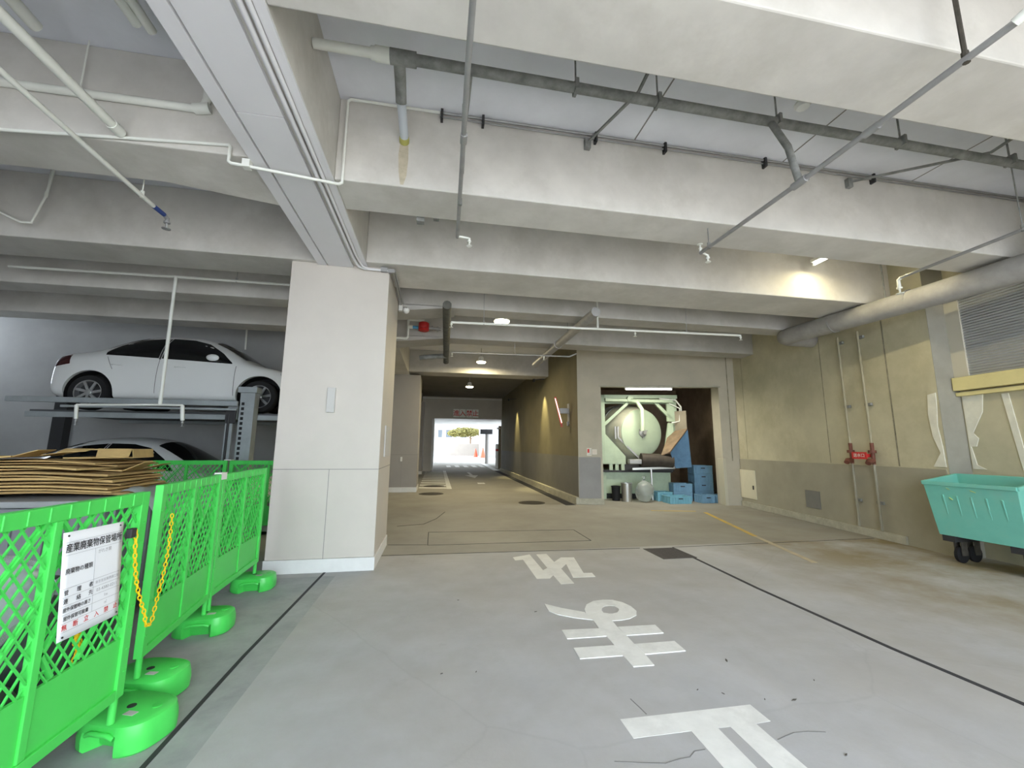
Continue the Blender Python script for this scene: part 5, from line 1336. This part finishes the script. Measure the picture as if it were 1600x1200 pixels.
# dumpster
def dumpster():
    root = empty('dumpster', (7.3, 4.45, 0), 'open turquoise steel rubbish skip on castors by the right wall', 'dumpster')
    x0, x1, y0, y1, zt, zb = 6.98, 7.62, 3.95, 4.955, 1.10, .37
    xi, yi = .05, .075
    bo = [Vector((x0+xi+.02, y0+.02, zb)), Vector((x1-xi, y0+.02, zb)), Vector((x1-xi, y1-yi, zb)), Vector((x0+xi+.02, y1-yi, zb))]
    to = [Vector((x0, y0, zt)), Vector((x1, y0, zt+.10)), Vector((x1, y1, zt+.10)), Vector((x0, y1, zt))]
    c = sum(bo+to, Vector())/8
    ins = lambda p, k: p+Vector((math.copysign(k, c.x-p.x), math.copysign(k, c.y-p.y), 0))
    bi = [ins(p, .025)+Vector((0, 0, .03)) for p in bo]; ti = [ins(p, .02) for p in to]
    s = MB(); s.v = [tuple(p) for p in bo+to+bi+ti]
    s.f = [(0, 3, 2, 1)]+[(i, (i+1) % 4, (i+1) % 4+4, i+4) for i in range(4)]+[(8+i, 12+i, 12+(i+1) % 4, 8+(i+1) % 4) for i in range(4)]+[(8, 9, 10, 11)]+[(4+i, 4+(i+1) % 4, 12+(i+1) % 4, 12+i) for i in range(4)]
    s.m = [0]*len(s.f); s.build('tub', TURQ, root, bevel=.006)
    r = MB()
    for a, b in zip(to, to[1:]+to[:1]): r.bar(a-Vector((0, 0, .022)), b-Vector((0, 0, .022)), .035, .05)
    r.build('rim', TURQ, root, bevel=.006)
    rb = MB()
    for k in range(5):
        y = y1-.22-k*.155
        pa = Vector((x0+.018, y, .93)); pb = Vector((x0+.052, y-.01, .66))
        rb.bar(pa, pb, .022, .02, up=(0, 1, 0))
    rb.build('pressed_rib', TURQ, root, bevel=.005)
    sc = MB()
    for (y, z, w_) in ((4.68, 1.03, .03), (4.42, 1.02, .05), (4.66, .90, .025)): sc.sweep([(x0-.001, y, z), (x0-.001, y-w_, z-.02), (x0+.001, y-w_-.01, z-.03), (x0+.001, y-.01, z-.014)], (.02, 0, 0))
    sc.build('scuff_mark', SCUFF, root)
    lg = MB(); lg.box(x0+.08, x1-.08, y1-.24, y1-.10, zb-.08, zb+.01); lg.build('skid', DARK, root)
    lg = MB(); lg.box(x0+.08, x1-.08, y0+.08, y0+.20, zb-.08, zb+.01); lg.build('skid', DARK, root)
    for x in (x0+.27, x1-.14):
        for y in (y1-.17, y0+.13):
            w_ = MB(); w_.lathe([(.09, -.025), (.11, -.018), (.11, .018), (.09, .025)], Matrix.Translation((x, y, .11)) @ Matrix.Rotation(PI/2, 4, 'X'), 22)
            wo = w_.build('castor_wheel', BLACK, root, smooth=True)
            f = MB(); f.box(x-.05, x+.05, y-.045, y-.035, .10, .33); f.box(x-.05, x+.05, y+.035, y+.045, .10, .33); f.box(x-.06, x+.06, y-.05, y+.05, .31, .335); f.build('fork', IRON, wo)
dumpster()

# ================================================================== exit end
def cone(x, y, z, h, label):
    root = empty('traffic_cone', (x, y, z), label, 'traffic cone', 'red cones at the exit'); T = Matrix.Translation((x, y, z))
    s = MB(); s.lathe([(.18*h/.7, .03), (.035, h), (.02, h+.005)], T, 20); s.build('cone_body', ORANGE, root, smooth=True)
    s = MB(); k = .22*h/.7; s.box(x-k, x+k, y-k, y+k, z, z+.035); s.build('base', ORANGE, root)
cone(6.15, 55.5, -.01, 2.3*.6, 'nearer red cone at the exit, beside the lamp post foot')
cone(5.6, 60, -.01, 1.2, 'farther red cone out on the road')
def post(x, y, h, r, m, label, extra=None, name='post'):
    root = empty(name, (x, y, 0), label, 'post'); s = MB(); s.tube([(x, y, 0), (x, y, h)], r, 14); s.build('pole', m, root, smooth=True)
    if extra: extra(root, x, y, h)
def band(root, x, y, h):
    s = MB(); s.tube([(x, y, h-.42), (x, y, h-.26)], .105, 14); s.build('red_band', RED, root, smooth=True)
    s = MB(); s.ball((x, y, h), .10); s.build('cap', WHITEM, root, smooth=True)
post(4.34, 30.0, 1.62, .10, WHITEM, 'white guide post with a red band by the exit', band, 'guide_post')
def boxtop(root, x, y, h):
    s = MB(); s.box(x-.62, x+.45, y-.2, y+.2, h, h+.42); s.build('sign_box', DARK, root)
post(4.45, 37.0, 2.62, .17, PIL2, 'grey post with a dark sign box at the exit', boxtop, 'sign_post')
post(4.36, 28.6, 2.95, .13, BROWNP, 'dark brown post just inside the exit on the right', None, 'gate_post')
s = MB(); s.box(3.72, 3.88, 25.6, 25.9, 2.62, 2.70); tag(s.build('wall_lamp', WHITEM), 'small white lamp bracket at the end of the lane wall', 'wall lamp')
# outside
struct(MB().box(-40, 60, 66, 66.4, 0, 1.95), 'street_parapet_wall', EXTP, 'pale stone wall across the road outside')
nb_ = MB(); nb_.box(6.6, 16, 57.5, 65.8, -.01, 12); tag(nb_.build('street_building', EXTW), 'plain white building corner right of the cones outside', 'building')
def building():
    root = empty('street_building', (0, 90, 0), 'white building with a band of windows beyond the exit', 'building')
    s = MB(); s.box(-30, 12, 90, 102, 0, 26); s.build('walls', EXTW, root)
    k = 0
    for x in (-3.4, -1.6, .2, 1.9, 3.4, 5.0):
        q = MB(); q.box(x, x+(1.3 if k % 2 else .9), 89.95, 90.02, 3.35, 4.9); q.build('window', WINB, root); k += 1
    q = MB(); q.box(-30, 12, 89.6, 90, 5.5, 6.1); q.build('ledge', mat('ledge_grey', (.5, .5, .5), .8), root)
    q = MB(); q.box(9.6, 10.1, 89.5, 90, 0, 14); q.build('downpipe', PIPEG, root)
building()
def tree():
    root = empty('roadside_tree', (5.0, 70, 0), 'yellow-green rounded tree over the wall outside the exit', 'tree')
    s = MB(); s.tube([(5.6, 70, 0), (5.6, 70, 3.2), (5.4, 70, 4.2)], [.16, .13, .08], 10); s.tube([(5.6, 70, 2.6), (6.8, 70, 3.8)], [.08, .05], 8); s.tube([(5.6, 70, 2.8), (4.4, 70, 3.8)], [.08, .05], 8); s.build('trunk', BARK, root, smooth=True)
    rg = random.Random(4); f = MB()
    for k in range(2600):
        a = rg.uniform(0, 2*PI); rr = math.sqrt(rg.random()); x = 4.6+2.9*rr*math.cos(a); y = 70+2.2*rr*math.sin(a); hh = .95*math.sqrt(max(0, 1-rr*rr)); z = 3.75+rg.uniform(-hh*.75, hh)-.15*(x-4.6 < -1.5)
        d = Vector((rg.uniform(-1, 1), rg.uniform(-1, 1), rg.uniform(-.6, .6))).normalized()*.17; e = d.orthogonal().normalized()*.10; c = Vector((x, y, z))
        f.v += [tuple(c-d), tuple(c+e), tuple(c+d), tuple(c-e)]; o = len(f.v)-4; f.f.append((o, o+1, o+2, o+3)); f.m.append(0)
    f.build('crown', LEAF, root)
tree()
# ================================================================== light
w = bpy.data.worlds.new('sky'); S.world = w; w.use_nodes = True
bg = w.node_tree.nodes['Background']; bg.inputs['Color'].default_value = (.80, .90, 1.0, 1); bg.inputs['Strength'].default_value = 4.6
sun = bpy.data.lights.new('sun', 'SUN'); sun.energy = 11; sun.angle = math.radians(3); sun.color = (1, .96, .90)
so = bpy.data.objects.new('sun', sun); C.objects.link(so); so.rotation_euler = (math.radians(30), 0, math.radians(-12))
S.view_settings.view_transform = 'Standard'; S.view_settings.look = 'None'; S.view_settings.gamma = 1.0
S.view_settings.use_curve_mapping = False; S.view_settings.exposure = 0.94
S.cycles.use_denoising = True
S.cycles.max_bounces = 10; S.cycles.diffuse_bounces = 8; S.cycles.glossy_bounces = 4; S.cycles.transmission_bounces = 6; S.cycles.transparent_max_bounces = 8
S.cycles.sample_clamp_indirect = 8
